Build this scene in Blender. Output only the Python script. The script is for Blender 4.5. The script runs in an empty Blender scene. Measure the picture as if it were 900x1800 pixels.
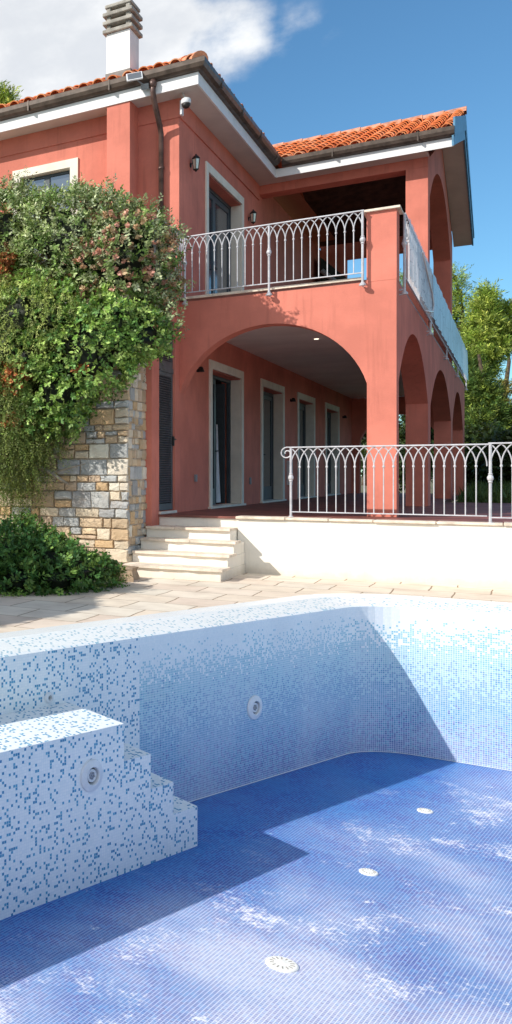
import bpy, bmesh, math, random
import numpy as np
from mathutils import Vector, Matrix
random.seed(7)
rng = np.random.default_rng(11)
SC = bpy.context.scene
COL = SC.collection
R = math.radians

# ------------------------------------------------------------------ helpers
ORG = {}

def tag(o, label=None, cat=None, group=None, kind=None):
    if label: o['label'] = label
    if cat: o['category'] = cat
    if group: o['group'] = group
    if kind: o['kind'] = kind
    return o

def thing(name, label, cat, loc=(0, 0, 0), group=None):
    o = bpy.data.objects.new(name, None)
    o.empty_display_size = 0.2
    COL.objects.link(o)
    o.location = loc
    ORG[o.name] = Vector(loc)
    return tag(o, label, cat, group)

class MB:
    """collects polygons of one mesh"""
    def __init__(self):
        self.v, self.f, self.uv, self.c = [], [], [], []
        self.cc = None
    def poly(self, pts, uv=None):
        b = len(self.v)
        self.v += [tuple(p) for p in pts]
        self.f.append(list(range(b, b + len(pts))))
        self.uv.append(uv)
        self.c.append(self.cc)
        return self
    def raw(self, verts, faces):
        b = len(self.v)
        self.v += [tuple(p) for p in verts]
        for f in faces:
            self.f.append([b + i for i in f]); self.uv.append(None); self.c.append(self.cc)
        return self
    def box(self, x0, x1, y0, y1, z0, z1):
        v = [(x0,y0,z0),(x1,y0,z0),(x1,y1,z0),(x0,y1,z0),(x0,y0,z1),(x1,y0,z1),(x1,y1,z1),(x0,y1,z1)]
        return self.raw(v, [(0,3,2,1),(4,5,6,7),(0,1,5,4),(1,2,6,5),(2,3,7,6),(3,0,4,7)])
    def obox(self, c, ax, ay, az):
        """box from centre and three half-axis vectors"""
        c, ax, ay, az = map(Vector, (c, ax, ay, az))
        v = [c+sx*ax+sy*ay+sz*az for sz in (-1,1) for sx,sy in ((-1,-1),(1,-1),(1,1),(-1,1))]
        return self.raw(v, [(0,3,2,1),(4,5,6,7),(0,1,5,4),(1,2,6,5),(2,3,7,6),(3,0,4,7)])
    def prism(self, pts, axis, a, b):
        """2D outline extruded along axis (0=x,1=y,2=z) from a to b"""
        def P(p, t):
            if axis == 0: return (t, p[0], p[1])
            if axis == 1: return (p[0], t, p[1])
            return (p[0], p[1], t)
        n = len(pts)
        v = [P(p, a) for p in pts] + [P(p, b) for p in pts]
        f = [list(range(n)), list(range(2*n-1, n-1, -1))]
        f += [(i, i+n, (i+1) % n + n, (i+1) % n) for i in range(n)]
        return self.raw(v, f)
    def tube(self, pts, r, seg=6, cap=True):
        pts = [Vector(p) for p in pts]
        n = len(pts)
        rs = r if isinstance(r, (list, tuple)) else [r]*n
        rings = []
        up = None
        for i, p in enumerate(pts):
            d = (pts[min(i+1, n-1)] - pts[max(i-1, 0)]).normalized()
            if up is None:
                up = d.orthogonal().normalized()
            up = (up - d*up.dot(d)).normalized()
            s = d.cross(up)
            rings.append([p + rs[i]*(math.cos(2*math.pi*k/seg)*up + math.sin(2*math.pi*k/seg)*s) for k in range(seg)])
        v = [q for ring in rings for q in ring]
        f = []
        for i in range(n-1):
            for k in range(seg):
                f.append((i*seg+k, i*seg+(k+1) % seg, (i+1)*seg+(k+1) % seg, (i+1)*seg+k))
        if cap:
            f.append(list(range(seg-1, -1, -1))); f.append([(n-1)*seg+k for k in range(seg)])
        return self.raw(v, f)
    def lathe(self, prof, c, seg=16, ax=(0, 0, 1)):
        """profile [(r,h)] turned about axis ax through c"""
        c = Vector(c); ax = Vector(ax).normalized(); a = ax.orthogonal().normalized(); b = ax.cross(a)
        v, f = [], []
        for r, h in prof:
            for k in range(seg):
                t = 2*math.pi*k/seg
                v.append(c + ax*h + r*(math.cos(t)*a + math.sin(t)*b))
        for i in range(len(prof)-1):
            for k in range(seg):
                f.append((i*seg+k, i*seg+(k+1) % seg, (i+1)*seg+(k+1) % seg, (i+1)*seg+k))
        f.append(list(range(seg-1, -1, -1))); f.append([(len(prof)-1)*seg+k for k in range(seg)])
        return self.raw(v, f)
    def build(self, name, mat, parent=None, loc=None, smooth=False, bevel=0, merge=False):
        off = Vector(loc) if loc is not None else (ORG[parent.name] if parent else Vector((0, 0, 0)))
        me = bpy.data.meshes.new(name)
        me.from_pydata([Vector(p) - off for p in self.v], [], self.f)
        if any(u is not None for u in self.uv):
            l = me.uv_layers.new(name='UVMap')
            k = 0
            for pf, u in zip(me.polygons, self.uv):
                for j, li in enumerate(pf.loop_indices):
                    l.data[li].uv = u[j] if u is not None else (0, 0)
        if any(c is not None for c in self.c):
            l = me.color_attributes.new('Col', 'FLOAT_COLOR', 'CORNER')
            for pf, c in zip(me.polygons, self.c):
                for li in pf.loop_indices:
                    l.data[li].color = (*(c or (.5, .5, .5)), 1)
        me.materials.append(mat)
        bm = bmesh.new(); bm.from_mesh(me)
        if merge: bmesh.ops.remove_doubles(bm, verts=bm.verts, dist=1e-5)
        bmesh.ops.recalc_face_normals(bm, faces=bm.faces)
        bm.to_mesh(me); bm.free()
        if smooth:
            for p in me.polygons: p.use_smooth = True
        o = bpy.data.objects.new(name, me)
        COL.objects.link(o)
        if parent is not None:
            o.parent = parent
            if loc is not None: o.location = Vector(loc) - ORG[parent.name]
            ORG[o.name] = off if loc is None else Vector(loc)
        else:
            o.location = off
            ORG[o.name] = off
        if bevel:
            m = o.modifiers.new('Bevel', 'BEVEL'); m.width = bevel; m.segments = 2; m.limit_method = 'ANGLE'; m.angle_limit = R(50)
        return o

def dup(o, parent, delta):
    c = o.copy(); COL.objects.link(c); c.parent = parent
    c.location = o.location + Vector(delta)
    ORG[c.name] = ORG[o.name] + Vector(delta)
    return c

def copy_tree(root, loc, label=None):
    c = root.copy(); COL.objects.link(c); c.location = loc; ORG[c.name] = Vector(loc)
    if label: c['label'] = label
    for ch in root.children:
        d = ch.copy(); COL.objects.link(d); d.parent = c
        for g in ch.children:
            e = g.copy(); COL.objects.link(e); e.parent = d
    return c

# ------------------------------------------------------------------ materials
def new_mat(name):
    m = bpy.data.materials.new(name); m.use_nodes = True
    nt = m.node_tree
    return m, nt, nt.nodes['Principled BSDF']

class N:
    """tiny node-graph writer"""
    def __init__(self, nt): self.nt = nt
    def node(self, t, **kw):
        n = self.nt.nodes.new(t)
        for k, v in kw.items(): setattr(n, k, v)
        return n
    def put(self, sock, v):
        if v is None: return
        if isinstance(v, bpy.types.NodeSocket): self.nt.links.new(v, sock)
        else:
            try: sock.default_value = v
            except Exception: sock.default_value = (*v, 1)
    def math(self, op, a, b=None, c=None, clamp=False):
        n = self.node('ShaderNodeMath', operation=op, use_clamp=clamp)
        for i, v in enumerate((a, b, c)): self.put(n.inputs[i], v)
        return n.outputs[0]
    def vmath(self, op, a, b=None):
        n = self.node('ShaderNodeVectorMath', operation=op)
        self.put(n.inputs[0], a)
        if b is not None: self.put(n.inputs[1], b)
        return n.outputs['Value'] if op in ('DOT_PRODUCT', 'LENGTH', 'DISTANCE') else n.outputs[0]
    def mix(self, f, a, b, blend='MIX'):
        n = self.node('ShaderNodeMix', data_type='RGBA', blend_type=blend)
        self.put(n.inputs[0], f); self.put(n.inputs[6], a); self.put(n.inputs[7], b)
        return n.outputs[2]
    def noise(self, vec, scale, detail=3, rough=.55, dist=0):
        n = self.node('ShaderNodeTexNoise')
        self.put(n.inputs['Vector'], vec); n.inputs['Scale'].default_value = scale
        n.inputs['Detail'].default_value = detail; n.inputs['Roughness'].default_value = rough
        n.inputs['Distortion'].default_value = dist
        return n.outputs['Fac']
    def ramp(self, f, a, b):
        n = self.node('ShaderNodeMapRange', interpolation_type='SMOOTHSTEP')
        self.put(n.inputs[0], f); n.inputs[1].default_value = a; n.inputs[2].default_value = b
        return n.outputs[0]
    def white(self, vec, dim='3D'):
        n = self.node('ShaderNodeTexWhiteNoise', noise_dimensions=dim)
        self.put(n.inputs['Vector'], vec); return n
    def obj(self): return self.node('ShaderNodeNewGeometry').outputs['Position']
    def mapping(self, vec, scale=(1, 1, 1), rot=(0, 0, 0), loc=(0, 0, 0)):
        n = self.node('ShaderNodeMapping'); self.put(n.inputs[0], vec)
        n.inputs[1].default_value = loc; n.inputs[2].default_value = rot; n.inputs[3].default_value = scale
        return n.outputs[0]
    def bump(self, h, strength=.3, dist=.01):
        n = self.node('ShaderNodeBump'); self.put(n.inputs['Height'], h)
        n.inputs['Strength'].default_value = strength; n.inputs['Distance'].default_value = dist
        return n.outputs[0]

def plain(name, col, rough=.6, var=.12, vscale=4, bump=0, bscale=60, metal=0, spec=.5, streak=0, dirt=None, splash=None):
    m, nt, bs = new_mat(name); g = N(nt); p = g.obj()
    n1 = g.noise(p, vscale, 5, .6)
    dark = tuple(c*(1-var*1.6) for c in col); lite = tuple(min(1, c*(1+var)) for c in col)
    c = g.mix(g.ramp(n1, .3, .7), dark, lite)
    if streak:
        s = g.noise(g.mapping(p, (5, 5, .35)), 2.2, 4, .6)
        c = g.mix(g.math('MULTIPLY', g.ramp(s, .52, .75), streak), c, tuple(x*.55 for x in col))
    if dirt:
        d = g.noise(p, 1.3, 6, .65)
        c = g.mix(g.math('MULTIPLY', g.ramp(d, .5, .72), .5), c, dirt)
    if splash is not None:
        z = g.node('ShaderNodeSeparateXYZ'); g.put(z.inputs[0], p)
        low = g.math('SUBTRACT', 1, g.ramp(g.math('SUBTRACT', z.outputs[2], g.math('MULTIPLY', g.noise(p, 6, 5, .7), .22)), splash-.09, splash+.10))
        c = g.mix(g.math('MULTIPLY', low, .45), c, tuple(x*y for x, y in zip(col, (.55, .47, .38))))
    nt.links.new(c, bs.inputs['Base Color'])
    bs.inputs['Roughness'].default_value = rough; bs.inputs['Metallic'].default_value = metal
    bs.inputs['Specular IOR Level'].default_value = spec
    if bump:
        h = g.noise(p, bscale, 4, .6)
        nt.links.new(g.bump(h, bump, .01), bs.inputs['Normal'])
    return m

M = {}
M['stucco'] = plain('terracotta_render', (.645, .215, .158), .92, .09, 1.3, .3, 90, spec=.15, streak=.32)
M['white_wall'] = plain('white_render', (.88, .83, .745), .9, .045, 1.2, .25, 70, spec=.15, streak=.16, splash=-.02)
M['chimney_white'] = plain('white_paint', (.82, .81, .80), .85, .04, 3, .15, 60, spec=.2, streak=.1)
M['fascia'] = plain('white_fascia', (.78, .78, .78), .6, .04, 3)
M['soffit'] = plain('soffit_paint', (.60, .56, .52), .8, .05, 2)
M['ceiling'] = plain('ceiling_paint', (.82, .77, .72), .85, .05, 1.2)
M['trim'] = plain('cream_trim', (.80, .74, .64), .8, .06, 3, .1)
M['gutter'] = plain('brown_gutter_metal', (.105, .078, .062), .45, .25, 6, metal=.3)
M['pipe'] = plain('copper_brown_pipe', (.115, .066, .055), .4, .35, 5, metal=.3)
M['tile'] = None
M['ridge'] = plain('pale_ridge_tile', (.55, .26, .17), .85, .25, 7, .3, 40)
M['mortar'] = plain('mortar', (.58, .47, .36), .9, .2, 9)
M['lead'] = plain('lead_flashing', (.19, .175, .165), .6, .2, 6)
M['concrete'] = plain('grey_concrete', (.36, .335, .295), .9, .18, 9, .4, 40)
M['verge'] = plain('sky_tinted_verge', (.10, .27, .43), .45, .2, 8)  # blue stands for sky reflected on the shaded verge, put into the colour
M['frame'] = plain('dark_slate_frame', (.045, .062, .075), .4, .12, 5)
M['louvre'] = plain('grey_louvre', (.085, .088, .095), .5, .15, 6)
M['dark_in'] = plain('dark_interior', (.022, .009, .007), .9, .3, 3)
M['wood'] = plain('dark_wood_boards', (.075, .034, .022), .8, .35, 6)
M['curtain'] = plain('white_curtain', (.62, .64, .68), .9, .1, 4)
M['metal'] = plain('grey_painted_iron', (.57, .57, .60), .42, .1, 9, metal=.15)
M['metal2'] = plain('grey_iron_post', (.52, .52, .55), .42, .12, 9, metal=.15)
M['black'] = plain('black_iron', (.018, .016, .015), .45, .2, 9)
M['ptfe'] = plain('white_plastic', (.72, .74, .76), .35, .05, 9)
M['greyplastic'] = plain('grey_plastic', (.22, .24, .26), .45, .1, 9)
M['terrace'] = plain('red_terrace_tile', (.24, .085, .065), .55, .25, 3)
M['ledge'] = plain('beige_slab', (.76, .65, .53), .85, .18, 5, .5, 30)
M['step_top'] = plain('beige_step_slab', (.78, .67, .55), .85, .16, 5, .5, 30)
M['bark'] = plain('bark', (.11, .075, .05), .95, .35, 10, .8, 20)
M['soil'] = plain('brown_soil', (.14, .095, .06), .95, .35, 5, .6, 20)
M['rock'] = plain('brown_rock', (.36, .25, .16), .95, .4, 5, .9, 14, dirt=(.2, .19, .17))
M['drain'] = plain('white_drain_plastic', (.86, .85, .80), .5, .06, 20)
M['branch'] = plain('dry_twig', (.30, .26, .21), .95, .2, 10)
M['lawn'] = plain('lawn_green', (.045, .075, .02), .95, .4, 3)
M['ground'] = plain('dry_ground', (.16, .14, .07), .95, .35, .6, dirt=(.06, .09, .025))
M['canvas'] = plain('dark_canvas', (.03, .045, .04), .8, .2, 5)
M['pole'] = plain('pale_pole', (.38, .40, .42), .5, .1, 5)

def glass_dark(name, col, rough=.04):
    m, nt, bs = new_mat(name); g = N(nt)
    n = g.noise(g.obj(), 1.2, 2)
    c = g.mix(n, tuple(x*.6 for x in col), tuple(x*1.5 for x in col))
    nt.links.new(c, bs.inputs['Base Color'])
    bs.inputs['Roughness'].default_value = rough; bs.inputs['Specular IOR Level'].default_value = .9
    bs.inputs['IOR'].default_value = 2.1
    return m
M['glass'] = glass_dark('dark_window_glass', (.02, .035, .045))
M['glass_up'] = glass_dark('grey_window_glass', (.055, .065, .08), .12)
M['lens'] = glass_dark('lamp_lens', (.10, .11, .13), .2)
M['lampglass'] = glass_dark('lantern_glass', (.55, .50, .40), .15)

def emis(name, col, s):
    m, nt, bs = new_mat(name)
    bs.inputs['Base Color'].default_value = (*col, 1)
    bs.inputs['Emission Color'].default_value = (*col, 1); bs.inputs['Emission Strength'].default_value = s
    g = N(nt); n = g.noise(g.obj(), 20); nt.links.new(g.mix(n, (*col, 1), (1, 1, 1, 1)), bs.inputs['Base Color'])
    return m
M['spot'] = emis('spot_lamp', (1, .9, .7), 2.2)

def tile_mat():
    m, nt, bs = new_mat('terracotta_roof_tile'); g = N(nt)
    a = g.node('ShaderNodeVertexColor', layer_name='Col').outputs[0]
    n = g.noise(g.obj(), 9, 5, .65)
    c = g.mix(g.ramp(n, .35, .75), a, g.mix(.3, a, (.40, .17, .09, 1)))
    d = g.noise(g.obj(), 3, 5, .7)
    c = g.mix(g.math('MULTIPLY', g.ramp(d, .58, .75), .5), c, (.5, .33, .24, 1))
    nt.links.new(c, bs.inputs['Base Color']); bs.inputs['Roughness'].default_value = .85
    nt.links.new(g.bump(g.noise(g.obj(), 50, 3), .3, .01), bs.inputs['Normal'])
    return m
M['tile'] = tile_mat()

def stone_mat():
    m, nt, bs = new_mat('rough_wall_stone'); g = N(nt); p = g.obj()
    a = g.node('ShaderNodeVertexColor', layer_name='Col').outputs[0]
    n = g.noise(p, 7, 6, .65)
    c = g.mix(g.ramp(n, .3, .75), g.mix(.45, a, (.16, .13, .10, 1)), g.mix(.18, a, (.8, .72, .6, 1)))
    n2 = g.noise(p, 2.6, 5, .7)
    c = g.mix(g.math('MULTIPLY', g.ramp(n2, .52, .7), .45), c, (.42, .25, .11, 1))
    c = g.mix(.55, a, c)
    nt.links.new(c, bs.inputs['Base Color']); bs.inputs['Roughness'].default_value = .95
    bs.inputs['Specular IOR Level'].default_value = .2
    h = g.math('ADD', g.noise(p, 11, 6, .7), g.math('MULTIPLY', g.noise(p, 45, 4, .6), .4))
    nt.links.new(g.bump(h, .9, .03), bs.inputs['Normal'])
    return m
M['stone'] = stone_mat()

def leaf_mat(name, trans=.25, rough=.5):
    m, nt, bs = new_mat(name); g = N(nt)
    a = g.node('ShaderNodeVertexColor', layer_name='Col').outputs[0]
    n = g.noise(g.obj(), 3, 3)
    c = g.mix(g.ramp(n, .3, .7), g.mix(.15, a, (0, 0, 0, 1)), a)
    nt.links.new(c, bs.inputs['Base Color']); bs.inputs['Roughness'].default_value = rough
    bs.inputs['Specular IOR Level'].default_value = .35
    t = g.node('ShaderNodeBsdfTranslucent'); nt.links.new(g.mix(.4, c, (.25, .3, .02, 1)), t.inputs[0])
    x = g.node('ShaderNodeMixShader'); x.inputs[0].default_value = trans
    nt.links.new(bs.outputs[0], x.inputs[1]); nt.links.new(t.outputs[0], x.inputs[2])
    nt.links.new(x.outputs[0], nt.nodes['Material Output'].inputs[0])
    return m
M['leaf'] = leaf_mat('shrub_leaf'); M['needle'] = leaf_mat('pine_needle', .3, .6); M['grass'] = leaf_mat('grass_blade', .2, .6)

def paving_mat():
    m, nt, bs = new_mat('flagstone_paving'); g = N(nt); p = g.obj()
    wob = g.vmath('SCALE', g.vmath('SUBTRACT', g.node('ShaderNodeTexNoise').outputs['Color'], (.5, .5, .5)))
    nn = g.node('ShaderNodeTexNoise'); g.put(nn.inputs['Vector'], p); nn.inputs['Scale'].default_value = 1.6
    w = g.vmath('MULTIPLY', g.vmath('SUBTRACT', nn.outputs['Color'], (.5, .5, .5)), (.07, .07, 0))
    q = g.vmath('ADD', p, w)
    b = g.node('ShaderNodeTexBrick', offset=.43)
    g.put(b.inputs['Vector'], q)
    b.inputs['Scale'].default_value = 1; b.inputs['Brick Width'].default_value = .62; b.inputs['Row Height'].default_value = .60
    b.inputs['Mortar Size'].default_value = .009; b.inputs['Mortar Smooth'].default_value = .3; b.inputs['Bias'].default_value = 0
    b.inputs['Color1'].default_value = (0, 0, 0, 1); b.inputs['Color2'].default_value = (1, 1, 1, 1); b.inputs['Mortar'].default_value = (.5, .5, .5, 1)
    r = b.outputs['Color']
    c = g.node('ShaderNodeValToRGB'); nt.links.new(r, c.inputs[0])
    e = c.color_ramp.elements; e[0].position = 0; e[0].color = (.74, .60, .47, 1); e[1].position = 1; e[1].color = (.72, .65, .54, 1)
    for pos, col in ((.25, (.78, .67, .53, 1)), (.5, (.72, .58, .47, 1)), (.72, (.82, .73, .60, 1))):
        k = e.new(pos); k.color = col
    n1 = g.noise(p, 2.2, 6, .65)
    cc = g.mix(g.ramp(n1, .35, .75), c.outputs[0], g.mix(.5, c.outputs[0], (.36, .27, .2, 1)))
    n2 = g.noise(p, .9, 4, .6)
    cc = g.mix(g.math('MULTIPLY', g.ramp(n2, .45, .7), .35), cc, (.68, .60, .50, 1))
    cc = g.mix(.12, cc, (.85, .80, .72, 1))
    cc = g.mix(b.outputs['Fac'], cc, (.30, .22, .15, 1))
    nt.links.new(cc, bs.inputs['Base Color']); bs.inputs['Roughness'].default_value = .9
    bs.inputs['Specular IOR Level'].default_value = .25
    h = g.math('SUBTRACT', g.math('MULTIPLY', g.noise(p, 14, 5, .6), .4), b.outputs['Fac'])
    nt.links.new(g.bump(h, .5, .012), bs.inputs['Normal'])
    return m
M['paving'] = paving_mat()

TS = .0205   # mosaic pitch
def tile_nodes(g, uv, grout=.07, grout2=None):
    s = g.vmath('SCALE', uv); s.node.inputs['Scale'].default_value = 1/TS
    cell = g.vmath('FLOOR', s); fr = g.vmath('FRACTION', s)
    sep = g.node('ShaderNodeSeparateXYZ'); g.put(sep.inputs[0], fr)
    def edge(x, w):
        d = g.math('ABSOLUTE', g.math('SUBTRACT', x, .5))
        return g.math('GREATER_THAN', d, .5 - w)
    ex = edge(sep.outputs[0], grout); ey = edge(sep.outputs[1], grout2 if grout2 is not None else grout)
    return cell, ex, ey

def mosaic(name, mode):
    m, nt, bs = new_mat(name); g = N(nt)
    uvn = g.node('ShaderNodeTexCoord').outputs['UV']
    cell, ex, ey = tile_nodes(g, uvn, .085 if mode == 'grad' else .06)
    w = g.white(cell); rnd = w.outputs['Value']
    w2 = g.white(g.vmath('ADD', cell, (17.3, 5.1, 3.7))); rnd2 = w2.outputs['Value']; w3 = g.white(g.vmath('ADD', cell, (7.7, 41.1, 9.2))).outputs['Value']
    white = g.mix(rnd2, (.80, .84, .85, 1), (.90, .91, .90, 1))
    grout = (.72, .77, .80, 1)
    if mode == 'speckle':
        blue = g.mix(rnd2, (.03, .22, .42, 1), (.10, .38, .56, 1))
        c = g.mix(g.math('LESS_THAN', rnd, .19), white, blue)
    elif mode == 'coping':
        blue = g.mix(rnd2, (.22, .45, .58, 1), (.42, .60, .68, 1))
        c = g.mix(g.math('LESS_THAN', rnd, .15), white, blue)
    elif mode == 'white':
        c = white
    else:
        z = g.node('ShaderNodeSeparateXYZ'); g.put(z.inputs[0], g.obj()); d = g.math('MULTIPLY', z.outputs[2], -1)
        # hashed rows shift the fade a little so it has no ruler-straight edge
        p1 = g.ramp(d, .02, .52); p2 = g.ramp(d, .30, 1.05); p3 = g.ramp(d, .85, 1.7)
        c1 = white
        c2 = g.mix(rnd2, (.20, .48, .60, 1), (.34, .60, .70, 1))
        c3 = g.mix(rnd2, (.10, .32, .53, 1), (.22, .45, .64, 1))
        c4 = g.mix(rnd2, (.075, .17, .43, 1), (.20, .29, .56, 1))
        c = g.mix(g.math('LESS_THAN', rnd, p1), c1, c2)
        c = g.mix(g.math('MULTIPLY', g.math('LESS_THAN', rnd2, p2), g.math('LESS_THAN', rnd, p1)), c, c3)
        c = g.mix(g.math('MULTIPLY', g.math('LESS_THAN', w3, p3), g.math('GREATER_THAN', p2, .3)), c, c4)
        grout = g.mix(p2, (.78, .82, .84, 1), (.62, .68, .80, 1))
        haze = g.noise(g.obj(), 1.7, 4, .6)
        c = g.mix(g.math('MULTIPLY', g.ramp(haze, .38, .68), .34), c, (.60, .66, .73, 1))
    c = g.mix(g.math('MAXIMUM', ex, ey), c, grout)
    dirt = g.noise(g.obj(), 2.5, 5, .65)
    c = g.mix(g.math('MULTIPLY', g.ramp(dirt, .5, .8), .12), c, (.5, .52, .5, 1))
    nt.links.new(c, bs.inputs['Base Color'])
    rr = g.mix(g.math('MAXIMUM', ex, ey), (.22, .22, .22, 1), (.8, .8, .8, 1))
    nt.links.new(rr, bs.inputs['Roughness'])
    bs.inputs['Specular IOR Level'].default_value = .25
    hgt = g.math('ADD', g.math('MULTIPLY', g.math('SUBTRACT', 1, g.math('MAXIMUM', ex, ey)), 1), g.math('MULTIPLY', rnd2, .35))
    nt.links.new(g.bump(hgt, .22, .004), bs.inputs['Normal'])
    return m
M['speckle'] = mosaic('speckled_white_blue_mosaic', 'speckle')
M['coping'] = mosaic('pale_coping_mosaic', 'coping')
M['rim'] = mosaic('white_rim_mosaic', 'white')
M['grad'] = mosaic('white_to_blue_mosaic', 'grad')

def floor_mat():
    m, nt, bs = new_mat('deep_blue_floor_mosaic'); g = N(nt); p = g.obj()
    q = g.mapping(p, rot=(0, 0, R(9.5)))
    cell, ex, ey = tile_nodes(g, q, .115, .085)
    cell = g.vmath('MULTIPLY', cell, (1, 1, 0))
    w = g.white(cell).outputs['Value']; w2 = g.white(g.vmath('ADD', cell, (9.1, 3.3, 2.2))).outputs['Value']
    cr = g.node('ShaderNodeValToRGB'); nt.links.new(w, cr.inputs[0])
    e = cr.color_ramp.elements; e[0].position = 0; e[0].color = (.004, .045, .30, 1); e[1].position = 1; e[1].color = (.03, .20, .52, 1)
    for pos, col in ((.35, (.006, .08, .40, 1)), (.6, (.03, .055, .34, 1)), (.8, (.02, .17, .52, 1))):
        k = e.new(pos); k.color = col
    c = cr.outputs[0]
    hue = g.ramp(g.noise(p, 2.6, 6, .7), .36, .64)
    c = g.mix(hue, c, g.mix(.6, c, (.03, .20, .50, 1)))
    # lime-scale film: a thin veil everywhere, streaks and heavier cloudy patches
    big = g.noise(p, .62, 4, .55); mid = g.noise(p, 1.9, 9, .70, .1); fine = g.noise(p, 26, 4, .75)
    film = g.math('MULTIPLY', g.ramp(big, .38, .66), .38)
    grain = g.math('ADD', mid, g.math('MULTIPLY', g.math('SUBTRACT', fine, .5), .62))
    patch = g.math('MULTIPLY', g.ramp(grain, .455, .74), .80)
    # painted sun and shade: less film by the shaded left wall, more where sunlit
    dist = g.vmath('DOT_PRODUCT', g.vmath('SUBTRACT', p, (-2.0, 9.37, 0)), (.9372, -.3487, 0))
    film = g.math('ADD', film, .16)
    lime_and_sun = g.math('MULTIPLY', g.math('MAXIMUM', film, patch, clamp=True), g.math('ADD', .10, g.math('MULTIPLY', g.ramp(dist, .55, 1.6), 1.08)), clamp=True)
    lime_and_sun2 = g.math('MULTIPLY', g.math('MULTIPLY_ADD', g.math('MULTIPLY', lime_and_sun, lime_and_sun), .55, g.math('MULTIPLY', lime_and_sun, .42)), g.math('ADD', .8, g.math('MULTIPLY', w2, .35)), clamp=True)
    c = g.mix(lime_and_sun2, c, (.80, .78, .84, 1))
    gr = g.mix(g.math('POWER', lime_and_sun, .65), (.02, .17, .50, 1), (.97, .95, .98, 1))
    c = g.mix(g.math('MULTIPLY', ey, .72), c, gr)
    c = g.mix(ex, c, gr)
    # small crusts of lime, held back with the painted shade by the left wall
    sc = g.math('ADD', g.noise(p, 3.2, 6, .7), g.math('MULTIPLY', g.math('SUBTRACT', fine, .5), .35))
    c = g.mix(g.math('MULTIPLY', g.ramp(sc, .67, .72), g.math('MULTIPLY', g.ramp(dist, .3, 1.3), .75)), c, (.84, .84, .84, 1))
    nt.links.new(c, bs.inputs['Base Color'])
    rr = g.mix(lime_and_sun, (.35, .35, .35, 1), (.9, .9, .9, 1)); nt.links.new(rr, bs.inputs['Roughness'])
    bs.inputs['Specular IOR Level'].default_value = .08
    return m
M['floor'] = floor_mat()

def screen_mat(name, col, a):
    m, nt, bs = new_mat(name); g = N(nt); p = g.obj()
    n = g.noise(g.mapping(p, (1, 1, .5)), 3, 4)
    v = g.node('ShaderNodeTexVoronoi', feature='DISTANCE_TO_EDGE'); g.put(v.inputs['Vector'], g.mapping(p, (1, .6, 1.4))); v.inputs['Scale'].default_value = 2.2
    ln = g.math('LESS_THAN', v.outputs['Distance'], .018)
    c = g.mix(g.ramp(n, .3, .7), tuple(x*.8 for x in col), tuple(min(1, x*1.15) for x in col))
    c = g.mix(g.math('MULTIPLY', ln, .6), c, (.12, .16, .2, 1))
    nt.links.new(c, bs.inputs['Base Color']); bs.inputs['Roughness'].default_value = .35
    t = g.node('ShaderNodeBsdfTransparent'); x = g.node('ShaderNodeMixShader'); x.inputs[0].default_value = a
    nt.links.new(t.outputs[0], x.inputs[1]); nt.links.new(bs.outputs[0], x.inputs[2])
    nt.links.new(x.outputs[0], nt.nodes['Material Output'].inputs[0])
    return m
M['screen1'] = screen_mat('pale_clear_sheet', (.62, .66, .68), .55)
M['screen2'] = screen_mat('grey_blue_sheet', (.42, .53, .60), .88)

# ------------------------------------------------------------------ camera, sun, sky
cam = bpy.data.cameras.new('camera'); co = bpy.data.objects.new('camera', cam); COL.objects.link(co)
co.location = (0, 0, 1.4); co.rotation_euler = (R(90), 0, math.atan2(.6, .8))
cam.sensor_fit = 'VERTICAL'; cam.sensor_height = 36; cam.lens = 1620/1800*36
cam.shift_x = 750/1800; cam.shift_y = -66/1800
cam.clip_start = .05; cam.clip_end = 3000
SC.camera = co
SUN = Vector((.535, .632, -.572)).normalized()
sl = bpy.data.lights.new('sun', 'SUN'); so = bpy.data.objects.new('sun', sl); COL.objects.link(so)
so.rotation_euler = SUN.to_track_quat('-Z', 'Y').to_euler(); so.location = (-30, -30, 40)
sl.energy = 5.0; sl.angle = R(.53); sl.color = (1, .95, .87)
SC.view_settings.view_transform = 'Standard'; SC.view_settings.look = 'None'; SC.view_settings.exposure = 0
wd = bpy.data.worlds.new('World'); SC.world = wd; wd.use_nodes = True
g = N(wd.node_tree); bg = wd.node_tree.nodes['Background']
sky = g.node('ShaderNodeTexSky', sky_type='NISHITA'); sky.sun_disc = False
sky.sun_elevation = math.asin(-SUN.z); sky.sun_rotation = math.atan2(-SUN.x, -SUN.y)
sky.altitude = 50; sky.air_density = 1.0; sky.dust_density = .15; sky.ozone_density = 1.5
gen = g.node('ShaderNodeTexCoord').outputs['Generated']
def cdir(px, py):
    t = (px+300)/1620; u = (834-py)/1620
    return Vector((-.6+.8*t, .8+.6*t, u)).normalized()
def cmask(d, r0, r1):
    return g.ramp(g.vmath('DOT_PRODUCT', gen, tuple(d)), math.cos(R(r0)), math.cos(R(r1)))
nz = g.noise(g.mapping(gen, (1, 1, 1.4)), 7.5, 9, .56, 0)
m1 = g.math('MAXIMUM', cmask(cdir(70, 70), 11.6, 4.6), g.math('MULTIPLY', cmask(cdir(365, 85), 4.2, 1.0), .68))
m2 = g.math('MULTIPLY', cmask(cdir(500, 120), 4, 0), .30)
m3 = g.math('MULTIPLY', cmask(Vector((-.1, -.75, .65)), 75, 40), .85)      # unseen cloud added behind the viewer for neutral fill light
mk = g.math('MAXIMUM', g.math('MAXIMUM', m1, m2), m3)
den = g.ramp(g.math('ADD', g.math('MULTIPLY', mk, .62), g.math('MULTIPLY', g.math('SUBTRACT', nz, .5), 1.5)), .20, .62)
den = g.math('MULTIPLY', den, g.ramp(mk, .02, .25))
shade = g.noise(g.mapping(gen, (1, 1, 1.6)), 5, 6, .6)
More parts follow.
